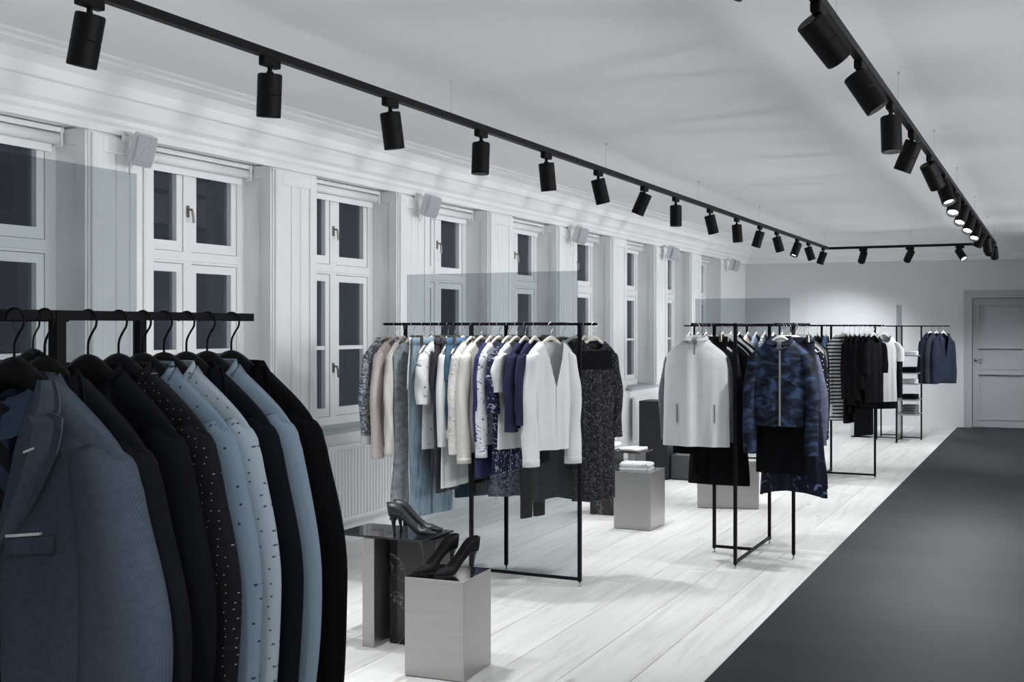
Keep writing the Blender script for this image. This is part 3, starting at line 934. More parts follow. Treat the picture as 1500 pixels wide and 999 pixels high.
def skirt(name, label, cat, group, loc, rz, mat, L=.5, waist=.14, hem=.2, D=.035, drop=-.10, folds=.012, seed=0):
    t = thing(name, label, cat, loc, rz, group)
    r = random.Random(seed); ph = r.uniform(0, 6); k = r.choice((7, 8, 9))
    rows = []
    for j in range(13):
        q = j/12; w = lerp(waist, hem, q**.8); d = lerp(D*.6, D*1.2, q)
        rows.append([((w + folds*q*math.sin(k*a+ph))*math.cos(a), (d + folds*q*math.sin(k*a+ph))*math.sin(a), drop - L*q - .02*math.sin(a*2+ph)*q) for a in [2*PI*i/40 for i in range(40)]])
    MB().loft(rows, True, False).build('panel', mat, t, True)
    wb = [[(p[0]*sc, p[1]*sc*1.1, drop+dz) for p in rows[0]] for sc, dz in ((.98,.02),(1.03,.02),(1.03,-.02),(.99,-.022))]
    MB().loft(wb, True, False).build('waistband', mat, t, True)
    for sd in (-1, 1):
        MB().bbox(sd*waist*.75-.01, sd*waist*.75+.01, -D*.7-.006, D*.7+.006, drop-.015, drop+.035, .004).build('clip', BRASS, t)
    return t

WOMEN = dict(sh=.172, D=.026, nr=.072)
def top(name, label, cat, group, loc, rz, mat, L=.62, sleeve=None, slmat=None, cuff=None, cuffmat=None, coll=None, collmat=None, hangk='wood', seed=0,
        zipm=None, placket=None, srx=(.036,.040), sry=(.026,.024), spread=.022, fwd=.008, hanglabel=None, hanggroup=None, btn=None, **bk):
    t = thing(name, label, cat, loc, rz, group)
    kw = dict(WOMEN); kw.update(bk)
    b = Body(L, seed=seed, **kw)
    b.build('body', mat, t)
    if sleeve:
        for sd in (-1, 1):
            add_sleeve(t, b, sd, slmat or mat, sleeve, srx[0], srx[1], sry[0], sry[1], cuff, cuffmat, spread=spread, fwd=fwd, bow=.008, seed=seed, wr=.003)
    if coll: collar(t, b, collmat or mat, stand=.022, fall=.035, point=.022)
    zt = arm(b.nr) - b.nd - .004
    if zipm: front_line(t, b, 'zip', zipm, 0, zt, -.066-L+.008, .010, .004)
    if placket: front_line(t, b, 'placket', placket, 0, zt, -.066-L+.01, .030, .002)
    if btn: buttons(t, b, btn, [lerp(zt-.03, -.066-L+.08, i/5) for i in range(6)], r=.0055)
    if hangk:
        hanger(hangk, loc, rz, hanglabel or 'pale wooden hanger on the rack of blouses and jeans', hanggroup or 'pale hangers on the crowded rack')
    return t, b

# ------------------------------------------------------------------ rack one: menswear close to the entrance
F = fabric
GX = -1.523
BTN_D = plain('dark_button', (.015,.015,.018), .35)
BTN_W = plain('pearl_button', (.7,.7,.7), .35)
LINING = plain('dark_lining', (.012,.013,.018), .5)
WHITETRIM = plain('white_trim', (.82,.83,.84), .8)
m_blue = F('slate_blue_wool', (.044,.060,.086), 'check', (.080,.104,.138), 150)
m_blue2 = F('slate_blue_lapel', (.042,.058,.083), 'check', (.076,.100,.132), 150)
m_char = F('charcoal_wool', (.0070,.0080,.0105), spec=.1)
m_navy = F('midnight_wool', (.0050,.0062,.0100), spec=.1)
m_dots = F('dotted_black_cotton', (.008,.008,.011), 'dots', (.34,.32,.30), 66, thr=.05)
m_lbl = F('pale_blue_dot_cotton', (.195,.265,.34), 'dots', (.02,.03,.06), 30, thr=.05)
m_vlb = F('pale_grey_speckled_cotton', (.36,.43,.49), 'dots', (.06,.09,.15), 46, thr=.07)
m_sky = F('sky_blue_cotton', (.225,.295,.375))
m_blk = F('black_wool', (.0035,.0035,.0045), spec=.08)
m_tie = F('striped_tie_silk', (.030,.052,.095), 'dstripe', (.006,.007,.010), 9.0, rough=.45)
m_shirt = F('deep_blue_shirt', (.05,.085,.14))
g1 = 'menswear on the suit rack'
hl1 = 'black wide-shouldered hanger on the suit rack'
def men(name, label, cat, y, mat, L, D, sleeve, collk=None, rz=0.0, x=GX, nd=.09, nr=.072, sh=.205, rx=(.052,.070), ry=(.036,.032), seed=0, spread=.030, hk='suit', lap=None, **bk):
    loc = (x, y, RZ)
    t = thing(name, label, cat, loc, rz, g1)
    b = Body(L, sh=sh, D=D, nr=nr, nd=nd, seed=seed, chest=sh*.96, **bk)
    b.build('body', mat, t, 34, 24)
    for sd in (-1, 1):
        so = add_sleeve(t, b, sd, mat, sleeve, rx[0], rx[1], ry[0], ry[1], spread=spread, fwd=.012, bow=.016, seed=seed, wr=.0010)
    if collk == 'shirt': collar(t, b, mat, stand=.018, fall=.045, point=.035)
    hanger(hk, loc, rz, hl1, 'black hangers on the suit rack')
    return t, b
def jacket_bits(t, b, mat, zb, btn=BTN_D, pocket=True, trim=True):
    lapels(t, b, mat, zb)
    buttons(t, b, btn, [zb-.02, zb-.13], r=.010)
    if pocket:
        patch(t, b, 'breast_pocket', mat, .030, .118, -.366, -.340, .005, .008)
        if trim: patch(t, b, 'pocket_trim', WHITETRIM, .032, .092, -.3395, -.3355, .0062, .006)

t, b = men('suit_jacket', 'slate blue suit jacket with striped tie and white pocket edge', 'jacket', 1.300, m_blue, .80, .040, .62, None, rz=.05, nd=.27, nr=.078, neck='v', sh=.222, x=GX+.036, rx=(.056,.082), ry=(.044,.040), seed=1, nback=.0)
jacket_bits(t, b, m_blue2, arm(.078)-.27)
for sd in (1,):
    MB().add([(.072,-.0532,-.2085),(.094,-.0532,-.2010),(.095,-.0534,-.2045),(.073,-.0534,-.2120)], [(0,1,2,3)]).build('lapel_stitch', WHITETRIM, t)
# shirt and tie worn under the slate blue jacket
sh_ = thing('dress_shirt', 'deep blue dress shirt buttoned under the slate blue suit jacket', 'shirt', (GX+.036, 1.300, RZ-.022), .05, g1)
bs = Body(.60, sh=.15, D=.022, nr=.058, nd=.05, seed=2, chest=.145); bs.build('body', m_shirt, sh_); collar(sh_, bs, m_shirt, stand=.014, fall=.030, point=.03)
tie = thing('necktie', 'dark and blue diagonal striped necktie on the slate blue jacket', 'tie', (GX+.036, 1.309, RZ-.030), .05, g1)
rows = []
for i in range(13):
    q = i/12; w = lerp(.020, .043, q**.7); z = lerp(-.145, -.60, q)
    rows.append([(-w, -.043-.006*q, z), (0, -.050-.006*q, z), (w, -.043-.006*q, z), (0, -.040-.006*q, z)])
MB().loft(rows, True, True).build('blade', m_tie, tie)
MB().loft([[(x*s_, y_-.046, z) for x, y_ in ((-.026,0),(0,-.012),(.026,0),(0,.01))] for s_, z in ((1.0,-.105),(1.12,-.112),(.72,-.150),(.68,-.152))], True, True).build('knot', m_tie, tie)

t, b = men('suit_jacket', 'plain charcoal suit jacket between the slate blue and midnight ones', 'jacket', 1.375, m_char, .79, .033, .61, None, nd=.40, neck='v', sh=.222, x=GX+.020, seed=3, rx=(.052,.080), nback=0)
jacket_bits(t, b, m_char, arm(.072)-.40, trim=False)
t, b = men('overshirt', 'midnight blue overshirt with turned-down collar on black hanger', 'shirt', 1.488, m_navy, .78, .032, .60, 'shirt', seed=4, rx=(.050,.068))
buttons(t, b, BTN_D, [-.25, -.36, -.47, -.58])
t, b = men('dotted_shirt', 'black shirt scattered with tiny pale dots', 'shirt', 1.560, m_dots, .76, .028, .60, 'shirt', seed=5, rx=(.046,.060), ry=(.030,.026))
t, b = men('dress_shirt', 'pale blue shirt with small dark motifs beside the dotted black one', 'shirt', 1.620, m_lbl, .76, .026, .60, 'shirt', seed=6, rx=(.046,.060), ry=(.028,.025))
buttons(t, b, BTN_W, [-.22, -.31, -.40, -.49])
t, b = men('dress_shirt', 'whitish blue speckled shirt beside the pale blue motif shirt', 'shirt', 1.676, m_vlb, .76, .026, .60, 'shirt', seed=7, rx=(.044,.056), ry=(.028,.025))
t, b = men('suit_jacket', 'midnight jacket between two pale shirts on the suit rack', 'jacket', 1.738, m_navy, .78, .028, .61, None, nd=.36, neck='v', seed=8, rx=(.046,.060), ry=(.030,.027), nback=0)
jacket_bits(t, b, m_navy, arm(.072)-.36, trim=False)
t, b = men('dress_shirt', 'plain sky blue shirt next to the black coat', 'shirt', 1.798, m_sky, .76, .028, .60, 'shirt', seed=9, rx=(.046,.060), ry=(.029,.026))
t, b = men('coat', 'long black coat hanging last on the suit rack', 'coat', 1.872, m_blk, .92, .036, .64, None, nd=.34, neck='v', seed=10, rx=(.054,.074), ry=(.040,.036), nback=0)
jacket_bits(t, b, m_blk, arm(.072)-.34, trim=False)
# far rail of the same rack
m_flo = F('black_white_leaf_print', (.012,.012,.015), 'floral', (.62,.64,.66), 30, thr=.53)
m_gry = F('light_grey_jersey', (.20,.215,.23))
t, b = men('overshirt', 'black overshirt on the window side of the suit rack', 'shirt', 1.50, m_blk, .74, .03, .58, 'shirt', x=-2.047, seed=11)
t, b = men('sweater', 'light grey jersey sweater on the window side of the suit rack', 'sweater', 1.66, m_gry, .70, .03, .58, None, x=-2.047, seed=12)
t, b = men('printed_shirt', 'black and white leaf print shirt on the window side of the suit rack', 'shirt', 1.84, m_flo, .74, .03, .58, 'shirt', x=-2.047, seed=13)

# ------------------------------------------------------------------ rack two: blouses, jeans and dresses seen nearly edge on
FY, BY = 5.94, 6.41
Q = PI/2
g2 = 'womenswear on the crowded rack'
white = F('soft_white_cotton', (.66,.675,.685))
cream = F('cream_cotton', (.64,.615,.575))
ivory = F('ivory_lace', (.68,.67,.65), 'stain', (.42,.40,.38), 60, thr=.55)
blush = F('blush_crepe', (.66,.575,.56))
bw_print = F('grey_flower_print', (.10,.115,.15), 'floral', (.50,.52,.55), 55, thr=.5)
greyknit = F('grey_check_knit', (.085,.105,.125), 'check', (.40,.43,.45), 55)
ldenim = F('washed_denim', (.075,.125,.18), 'denim', (.27,.345,.41), 60)
ddenim = F('mid_blue_denim', (.025,.055,.105), 'denim', (.09,.16,.25), 60)
printtee = F('white_jersey_grey_print', (.66,.675,.69), 'stain', (.16,.17,.20), 14, thr=.60)
brown = F('dark_taupe_crepe', (.055,.050,.055))
royal = F('royal_blue_crepe', (.028,.032,.098))
blueprint = F('white_cotton_blue_print', (.64,.66,.70), 'stain', (.06,.08,.20), 34, thr=.57)
navyprint = F('navy_white_print', (.012,.016,.045), 'floral', (.45,.50,.60), 34, thr=.60)
navy = F('navy_crepe', (.017,.019,.050))
lace = F('black_lace', (.008,.008,.010), 'stain', (.11,.115,.125), 70, thr=.56)
greyskirt = F('taupe_grey_knit', (.13,.13,.135), 'knit', (.24,.235,.24), 60)
blueflor = F('blue_grey_flower_print', (.05,.055,.13), 'floral', (.36,.39,.50), 45, thr=.47)
black = F('black_jersey', (.0045,.0045,.006), spec=.1)
teal = F('dark_teal_satin', (.055,.075,.085), rough=.5)
hl2 = 'pale wooden hanger on the rack of blouses and jeans'
T2 = lambda nm, lb, ct, x, mt, y=FY, rz=Q, **k: top(nm, lb, ct, g2, (x, y, RZ), rz, mt, **k)
def bare(x, y=FY, rz=Q): hanger('wood', (x, y, RZ), rz, hl2, 'pale hangers on the crowded rack')

T2('coat', 'grey flower print coat with white cuffs at the window end', 'coat', -3.665, bw_print, L=.58, sleeve=.50, cuff=.05, cuffmat=white, coll=True, seed=21, rz=Q-.25, D=.03)
T2('blouse', 'blush pink blouse with long loose sleeves', 'blouse', -3.595, blush, L=.66, sleeve=.60, seed=22, rz=Q-.2, sry=(.032,.030), D=.030, cuff=.03)
T2('blouse', 'cream pleated blouse with draped hem next to the blush one', 'blouse', -3.54, cream, L=.66, sleeve=.58, seed=23, D=.024, folds=.016, cuff=.03)
T2('cardigan', 'long grey checked sleeveless cardigan reaching shoe height', 'cardigan', -3.475, greyknit, L=1.08, seed=24, D=.034, dhem=.05, hem=.20, nd=.20, neck='v', rz=Q-.18, folds=.014)
trousers('trousers', 'white straight trousers beside the grey checked cardigan', 'trousers', g2, (-3.405, FY, RZ), Q, white, L=.98, seed=25, D=.016); bare(-3.405)
trousers('jeans', 'washed pale blue denim jeans hanging full length', 'jeans', g2, (-3.345, FY, RZ), Q-.25, ldenim, L=1.02, seed=26, D=.030, leg=.09, hemleg=.085); bare(-3.345)
T2('t_shirt', 'white short-sleeved shirt with grey print', 'shirt', -3.285, printtee, L=.66, sleeve=.30, seed=27, D=.026, rz=Q-.2, srx=(.045,.055), sry=(.035,.038))
trousers('trousers', 'dark taupe trousers below the grey print shirt', 'trousers', g2, (-3.235, FY, RZ), Q, brown, L=.88, seed=28, D=.018); bare(-3.235)
T2('tunic', 'long plain white tunic beside the dark taupe trousers', 'shirt', -3.19, white, L=.88, sleeve=.54, seed=29, D=.022, folds=.010)
trousers('jeans', 'mid blue denim jeans with white turn-ups', 'jeans', g2, (-3.135, FY, RZ), Q-.15, ddenim, L=.56, seed=30, D=.026, cuffmat=white, leg=.08, hemleg=.08, crotch=.22); bare(-3.135)
T2('blouse', 'ivory lace blouse with long sleeves', 'blouse', -3.075, ivory, L=.66, sleeve=.58, seed=31, D=.026, rz=Q-.2, sry=(.030,.032))
T2('jacket', 'cream collarless jacket beside the ivory lace blouse', 'jacket', -3.015, cream, L=.67, sleeve=.60, seed=32, D=.030, rz=Q-.22, sry=(.036,.038), nd=.16, neck='v', cuff=.03)
T2('dress', 'royal blue dress with long sleeves', 'dress', -2.955, royal, L=.80, sleeve=.50, seed=33, D=.026, hem=.19)
T2('blouse', 'white blouse with blue splashed print on the sleeves', 'blouse', -2.905, blueprint, L=.62, sleeve=.56, seed=34, D=.026, rz=Q-.2, sry=(.030,.034), cuff=.03, cuffmat=white)
T2('dress', 'navy dress with fine white flower print', 'dress', -2.845, navyprint, L=.78, sleeve=.34, seed=35, D=.026, rz=Q-.1, sry=(.034,.034))
T2('blouse', 'white cap-sleeved blouse between the navy dresses', 'blouse', -2.79, white, L=.64, sleeve=.22, seed=36, D=.024, rz=Q-.25, srx=(.045,.05))
T2('dress', 'plain navy dress beside the large white blouse', 'dress', -2.735, navy, L=.52, sleeve=.44, seed=37, D=.026, rz=Q-.1, sry=(.034,.034))
T2('blouse', 'navy short blouse directly behind the large white blouse', 'blouse', -2.675, navy, L=.50, sleeve=.40, seed=38, D=.024, rz=Q-.1)
t, b = T2('blouse', 'large white open-fronted blouse facing the carpet', 'blouse', -2.575, white, L=.64, sleeve=.60, seed=39, D=.048, sh=.160, rz=Q-.50, nd=.26, neck='v', srx=(.044,.050), sry=(.042,.040), cuff=.04, folds=.014)
front_line(t, b, 'placket', white, .012, -.36, -.68, .03, .004)
# back rail
T2('blouse', 'white blouse on the back rail beside the glass edge', 'blouse', -2.625, white, y=BY, L=.56, sleeve=.50, seed=40, D=.04, rz=Q-.6, nd=.12, neck='v', folds=.012)
t, b = T2('dress', 'black lace dress with solid black yoke at the rail end', 'dress', -2.50, lace, y=BY, L=.98, sleeve=.52, seed=41, D=.036, rz=Q-.52, hem=.165, nd=.05, dhem=.05, folds=.012)
patch(t, b, 'yoke', black, -.15, .15, -.27, -.16, .004)
T2('top', 'black jersey top behind the rack post', 'top', -2.56, black, y=BY, L=.72, sleeve=.55, seed=42, D=.022)
skirt('skirt', 'dark teal satin skirt seen through the smoked glass', 'skirt', g2, (-2.70, BY, RZ), Q-1.0, teal, L=.96, waist=.12, hem=.19, seed=44); bare(-2.70, BY, Q-1.0)
trousers('trousers', 'black narrow trousers hanging below the white blouse', 'trousers', g2, (-2.90, BY, RZ), Q-.3, black, L=1.08, seed=45, D=.024, leg=.075, hemleg=.05); bare(-2.90, BY, Q-.3)
T2('dress', 'blue and grey flower print dress with full skirt', 'dress', -2.99, blueflor, y=BY, L=.98, seed=46, D=.035, dhem=.06, hem=.22, rz=Q-.6, folds=.018)
skirt('skirt', 'taupe grey knit skirt below the cream jacket', 'skirt', g2, (-3.13, BY, RZ), Q-.7, greyskirt, L=.86, waist=.13, hem=.20, seed=47); bare(-3.13, BY, Q-.7)
T2('top', 'grey knit top with pointed hem on the back rail', 'top', -3.06, greyskirt, y=BY, L=.80, seed=48, D=.03, hemcurve=.12, rz=Q-.6, folds=.014)
trousers('jeans', 'deep blue jeans on the back rail behind the tunic', 'jeans', g2, (-3.32, BY, RZ), Q-.5, ddenim, L=.98, seed=49, D=.022, hemleg=.06); bare(-3.32, BY, Q-.5)
trousers('trousers', 'black cropped trousers on the back rail behind the lace blouse', 'trousers', g2, (-3.22, BY, RZ), Q-.4, black, L=.95, seed=50, D=.02, hemleg=.06); bare(-3.22, BY, Q-.4)

# ------------------------------------------------------------------ rack three: white zip top and blue camouflage jacket in front
g3 = 'womenswear on the rack by the carpet'
hl3 = 'white wooden hanger on the rack beside the carpet'
hg3 = 'white hangers on the rack by the carpet'
XA, XD = -2.062, -1.538
T3 = lambda nm, lb, ct, x, y, mt, rz=0.0, **k: top(nm, lb, ct, g3, (x, y, RZ), rz, mt, hangk='white', hanglabel=hl3, hanggroup=hg3, **k)
melange = F('grey_melange_knit', (.05,.06,.075), 'knit', (.20,.225,.25), 70)
camo_f = F('blue_camouflage_satin', (.003,.004,.010), 'camo', (.040,.070,.140), 13.0, rough=.55)
blushine = F('blue_crinkled_satin', (.006,.008,.020), 'stain', (.10,.15,.26), 13, rough=.4, thr=.6)
ZIP = plain('zip_metal', (.55,.54,.52), .35, 1.0)
GREYZ = plain('grey_zip', (.20,.21,.22), .5)
t, b = T3('zip_top', 'white zip top with grey melange sleeves facing the carpet', 'top', XA+.015, 7.02, white, rz=.08, L=.70, sleeve=.56, slmat=melange, seed=61, sh=.195, chest=.205, hem=.212, waist=.208, D=.045, nd=.03, nr=.07, srx=(.036,.040), sry=(.028,.026), spread=.030, fwd=-.040, folds=.022, coll=False)
collar(t, b, white, stand=.03, fall=.012, point=0)
front_line(t, b, 'zip', GREYZ, 0, -.11, -.19, .006, .004)
for x in (-.115, .125): front_line(t, b, 'pocket_zip', GREYZ, x, -.50, -.615, .007, .004)
T3('dress', 'long black tunic showing below the white zip top', 'dress', XA+.01, 7.12, black, L=.76, sleeve=.5, seed=62, sh=.185, D=.03)
trousers('trousers', 'black wide cropped trousers below the white zip top', 'trousers', g3, (XA+.04, 7.22, RZ), 0, black, L=.86, waist=.12, seed=63, D=.03, leg=.065, hemleg=.06, gap=.002); hanger('white', (XA+.04, 7.22, RZ), 0, hl3, hg3)
T3('coat', 'long navy coat with shiny sleeves behind the white zip top', 'coat', XA, 7.36, F('navy_shiny', (.012,.015,.024), rough=.5), L=.60, sleeve=.56, seed=64, sh=.19, D=.035, srx=(.04,.045))
T3('coat', 'long black wool coat on the window-side rail by the carpet rack', 'coat', XA+.03, 7.50, black, L=1.00, sleeve=.60, seed=65, sh=.20, D=.035, srx=(.042,.05), hem=.21)
T3('top', 'pale sage top behind the black coats', 'top', XA, 7.66, F('pale_sage', (.35,.40,.41)), L=.6, sleeve=.5, seed=66, sh=.185, D=.03)
for i, yy in enumerate((7.78, 7.88, 7.97)):
    T3(('blouse', 'shirt', 'top')[i], ('dark grey blouse behind the sage top', 'white shirt behind the dark grey blouse', 'black top last on the window-side rail of the carpet rack')[i],
       ('blouse', 'shirt', 'top')[i], XA, yy, (m_char, white, black)[i], L=.62, sleeve=.52, seed=67+i, sh=.185, D=.026)
t, b = T3('bomber_jacket', 'dark blue camouflage bomber jacket with centre zip', 'jacket', XD+.02, 7.02, camo_f, rz=.04, L=.555, sleeve=.62, seed=71, sh=.185, chest=.185, waist=.17, hem=.15, D=.055, nd=.055, nr=.068, srx=(.046,.042), sry=(.046,.036), spread=.030, fwd=.01, folds=.010, coll=False)
collar(t, b, camo_f, stand=.026, fall=.016, point=0)
front_line(t, b, 'zip', ZIP, .006, -.16, -.615, .011, .006)
MB().bbox(-.035, .035, .012, .018, -.155, -.085, .004).build('neck_label', WHITETRIM, t)
T3('dress', 'black dress hanging under the camouflage jacket', 'dress', XD+.02, 7.10, black, L=.85, seed=72, sh=.175, D=.045, hem=.17, waist=.165)
skirt('skirt', 'crinkled blue satin skirt below the camouflage jacket', 'skirt', g3, (XD+.06, 7.19, RZ), 0, blushine, L=.95, waist=.13, hem=.20, D=.05, folds=.012, seed=73); hanger('white', (XD+.06, 7.19, RZ), 0, hl3, hg3)
T3('jacket', 'slate lilac jacket behind the camouflage jacket', 'jacket', XD, 7.30, F('slate_lilac', (.085,.10,.16), 'knit', (.14,.16,.23), 30), L=.62, sleeve=.58, seed=74, sh=.19, D=.035, srx=(.044,.046), spread=.045)
T3('dress', 'black dress with scattered white dashes', 'dress', XD+.02, 7.44, F('black_white_dash', (.008,.008,.014), 'dots', (.75,.77,.8), 34, thr=.09), L=.98, sleeve=.56, seed=75, sh=.185, D=.035, hem=.21, srx=(.042,.046), spread=.015)
T3('blouse', 'navy blouse with white speckles behind the black dashed dress', 'blouse', XD-.02, 7.58, navyprint, L=.68, sleeve=.56, seed=76, sh=.17, D=.03, spread=.005)
for i, yy in enumerate((7.70, 7.81, 7.92, 7.99)):
    T3('top', ('charcoal top behind the speckled navy blouse', 'white top near the far end of the carpet-side rail', 'grey knit top near the far end of the carpet-side rail', 'black top closing the far end of the carpet-side rail')[i], 'top',
       XD-.03, yy, (m_char, white, greyskirt, black)[i], L=.62, sleeve=.5, seed=77+i, sh=.155, D=.025, spread=.0)

# ------------------------------------------------------------------ racks four and five
g4 = 'clothes on the far glass rack'; hl4 = 'pale hanger on the far glass rack'
pal4 = [('white blouse', white), ('grey knit top', greyskirt), ('black top', black), ('cream blouse', cream), ('navy blouse', navy), ('pale sage top', MATS['pale_sage']), ('charcoal top', m_char), ('blush blouse', blush), ('washed denim shirt', ldenim), ('grey flower print blouse', bw_print), ('royal blue top', royal), ('dark teal top', teal)]
for i, (lb, mt) in enumerate(pal4):
    x = -3.72 + .094*i
    top('blouse' if 'blouse' in lb else 'top', lb + ' on the far glass rack', lb.split()[-1], g4, (x, 12.75-.235, RZ), Q-.1, mt, L=.58+.05*(i % 4), sleeve=.5, seed=100+i, D=.03, hangk='white', hanglabel=hl4, hanggroup='hangers on the far glass rack')
g5 = 'clothes on the rack of black tops'; hl5 = 'pale hanger on the rack of black tops'
FY5, BY5 = 11.80-.262, 11.80+.262
def T5(nm, lb, ct, x, mt, y=FY5, rz=Q, **k):
    return top(nm, lb, ct, g5, (x, y, RZ), rz, mt, hangk='white', hanglabel=hl5, hanggroup='hangers on the rack of black tops', **k)
stripe = F('black_white_stripe', (.66,.67,.68), 'hstripe', (.010,.010,.012), 9.0, thr=.62)
T5('striped_shirt', 'white shirt with narrow black horizontal stripes', 'shirt', -1.885, stripe, L=.86, sleeve=.60, seed=120, D=.05, rz=Q-.85, sry=(.045,.045), cuff=.12, cuffmat=white, hem=.2)
for i, (lb, L, sl) in enumerate((('black long top beside the striped shirt', .88, .55), ('black long-sleeved top with loose cuffs', .78, .60), ('black knit top of medium length', .70, .52), ('black tunic with dropped hem', 1.0, .56), ('black crepe top with wide sleeves', .72, .45), ('black short-sleeved top near the rack post', .68, .30))):
    T5('top', lb, 'top', -1.825+.046*i, black, L=L, sleeve=sl, seed=121+i, D=.034, rz=Q-(.12 if i < 3 else .4), sry=(.04,.04), srx=(.045,.05))
for i, (lb, mt) in enumerate((('white pleated blouse', white), ('grey jersey top', m_gry), ('cream knit top', cream), ('navy blouse', navy), ('white cotton top', white), ('charcoal blouse', m_char), ('dark denim shirt', ddenim))):
    T5('blouse' if 'blouse' in lb else 'top', lb + ' on the rail of black tops', lb.split()[-1], -2.56+.085*i, mt, L=.62, sleeve=.5, seed=130+i, D=.03)
T5('top', 'bright cobalt blue top beside the white t-shirt', 'top', -1.645, F('cobalt_jersey', (.022,.07,.21)), y=BY5, L=.66, sleeve=.3, seed=140, D=.04, rz=Q-.5)
T5('t_shirt', 'plain white t-shirt beside the cobalt top', 't-shirt', -1.575, white, y=BY5, L=.70, sleeve=.20, seed=141, D=.05, rz=Q-.75, srx=(.05,.055), sry=(.045,.045), spread=.05)
T5('jacket', 'dark navy jacket behind the white t-shirt', 'jacket', -1.61, m_navy, y=BY5+.12, L=.78, sleeve=.56, seed=142, D=.05, rz=Q-.9, sh=.19)

# ------------------------------------------------------------------ shelf rack by the far wall with three blazers
sx0, sx1, sy0, sy1 = -1.875, -1.625, 15.62, 16.18
su = thing('shelf_rack', 'slim black shelf rack with glass side and side rail by the far wall', 'shelf', (0, 0, 0))
for x, y in ((sx0, sy0), (sx0, sy1), (sx1, sy1), (sx1, sy0)):
    if (x, y) == (sx1, sy0): continue
    MB().box(x-.010, x+.010, y-.010, y+.010, 0, RZ+.008).build('post', BLACK, su)
MB().box(sx0-.003, sx0+.003, sy0+.01, sy1-.01, .05, 1.80).build('glass_panel', GLASS, su)
MB().bar((sx0, sy1, .03), (sx1, sy1, .03), .014).build('base_bar', BLACK, su); MB().bar((sx0, sy0, .03), (sx0, sy1, .03), .014).build('base_bar', BLACK, su)
SHZ = (.37, .56, .77, .91, 1.14)
for z in SHZ:
    MB().box(sx0+.004, sx1+.01, sy0+.02, sy1, z-.012, z).build('shelf_board', plain('grey_shelf', (.33,.35,.37), .4), su)
    MB().bar((sx0, sy1, z-.006), (sx1, sy1, z-.006), .012).build('shelf_bar', BLACK, su)
MB().bar((-2.2, sy1, RZ), (-1.27, sy1, RZ), .016).build('hanging_rail', BLACK, su)
g6 = 'blazers on the shelf rack rail'
for i, (x, mt, lb) in enumerate(((-1.515, F('dark_navy_wool', (.014,.019,.033)), 'dark navy blazer nearest the shelf posts'), (-1.435, F('steel_blue_wool', (.035,.046,.066)), 'steel blue blazer between two darker ones'), (-1.350, F('indigo_wool', (.018,.026,.047)), 'indigo blazer at the rail end before the door'))):
    t, b = top('blazer', lb, 'blazer', g6, (x, sy1, RZ), Q-.55, mt, L=.68, sleeve=.58, seed=150+i, sh=.20, D=.04, srx=(.05,.055), sry=(.042,.042), nd=.3, neck='v', hangk='white', hanglabel='pale hanger holding a blazer on the shelf rack rail', hanggroup='hangers on the shelf rack')
    lapels(t, b, mt, arm(.075)-.30)

def folded(name, label, cat, group, loc, rz, mat, w=.24, d=.18, h=.035, layers=2, seed=0):
    t = thing(name, label, cat, loc, rz, group)
    r = random.Random(seed)
    for k in range(layers):
        m = MB(); hh = h/layers; rows = []
        n = 16
        for j, (z, s_) in enumerate(((0, .96), (.25, 1.0), (.7, 1.0), (1, .94), (1.02, .5), (1.04, .02))):
            ring = []
            for i in range(n*2):
                a = 2*PI*i/(n*2); c, s2 = math.cos(a), math.sin(a)
                e = .32
                x = abs(c)**e*math.copysign(1, c)*w/2*s_; y = abs(s2)**e*math.copysign(1, s2)*d/2*s_
                zz = hh*(k + z) + .0035*math.sin(x*60+k+seed)*math.sin(y*50+seed)*(z > .5)
                ring.append((x + r.uniform(-.002,.002), y + r.uniform(-.002,.002), max(0.0, zz)))
            rows.append(ring)
        m.loft(rows, True, True).build('fold', mat, t, True)
    return t
gS = 'folded clothes on the shelf rack'
folded('folded_sweater', 'pale folded sweater on the top shelf of the shelf rack', 'sweater', gS, (-1.74, 15.95, 1.14), 0, PAPER, .2, .3, .05, 2, 1)
folded('folded_sweater', 'black folded sweater on the second shelf of the shelf rack', 'sweater', gS, (-1.74, 15.95, .91), 0, black, .2, .3, .07, 2, 2)
folded('folded_shirt', 'white folded shirt on the third shelf of the shelf rack', 'shirt', gS, (-1.74, 15.95, .77), 0, PAPER, .2, .3, .05, 2, 3)
folded('folded_trousers', 'dark folded trousers on the fourth shelf of the shelf rack', 'trousers', gS, (-1.74, 15.95, .56), 0, m_char, .2, .3, .06, 2, 4)
folded('folded_jeans', 'grey folded jeans stacked on the lowest shelf of the shelf rack', 'jeans', gS, (-1.74, 15.95, .37), 0, m_gry, .2, .3, .11, 3, 5)

lt = thing('side_table', 'low black framed table with pale top before the far wall', 'table', (-2.05, 16.25, 0))
for x in (-.13, .13):
    for y in (-.22, .22): MB().box(x-.009, x+.009, y-.009, y+.009, 0, .53).build('leg', BLACK, lt)
for y in (-.22, .22): MB().bar((-.13, y, .03), (.13, y, .03), .012).build('base_bar', BLACK, lt)
MB().bbox(-.145, .145, -.24, .24, .53, .548, .003).build('table_top', PAPER, lt)
folded('folded_sweater', 'white folded sweaters stacked on the low framed table', 'sweater', 'folded clothes by the far wall', (-2.05, 16.2, .548), 0, PAPER, .22, .3, .12, 3, 8)
st_ = thing('display_plinth', 'tall pale grey plinth between the framed table and the window wall', 'plinth', (-2.42, 16.35, 0), .05)
MB().bbox(-.14, .14, -.14, .14, .02, .60, .004).build('body', SPEAK, st_); MB().box(-.125, .125, -.125, .125, 0, .02).build('base', BLACK, st_)

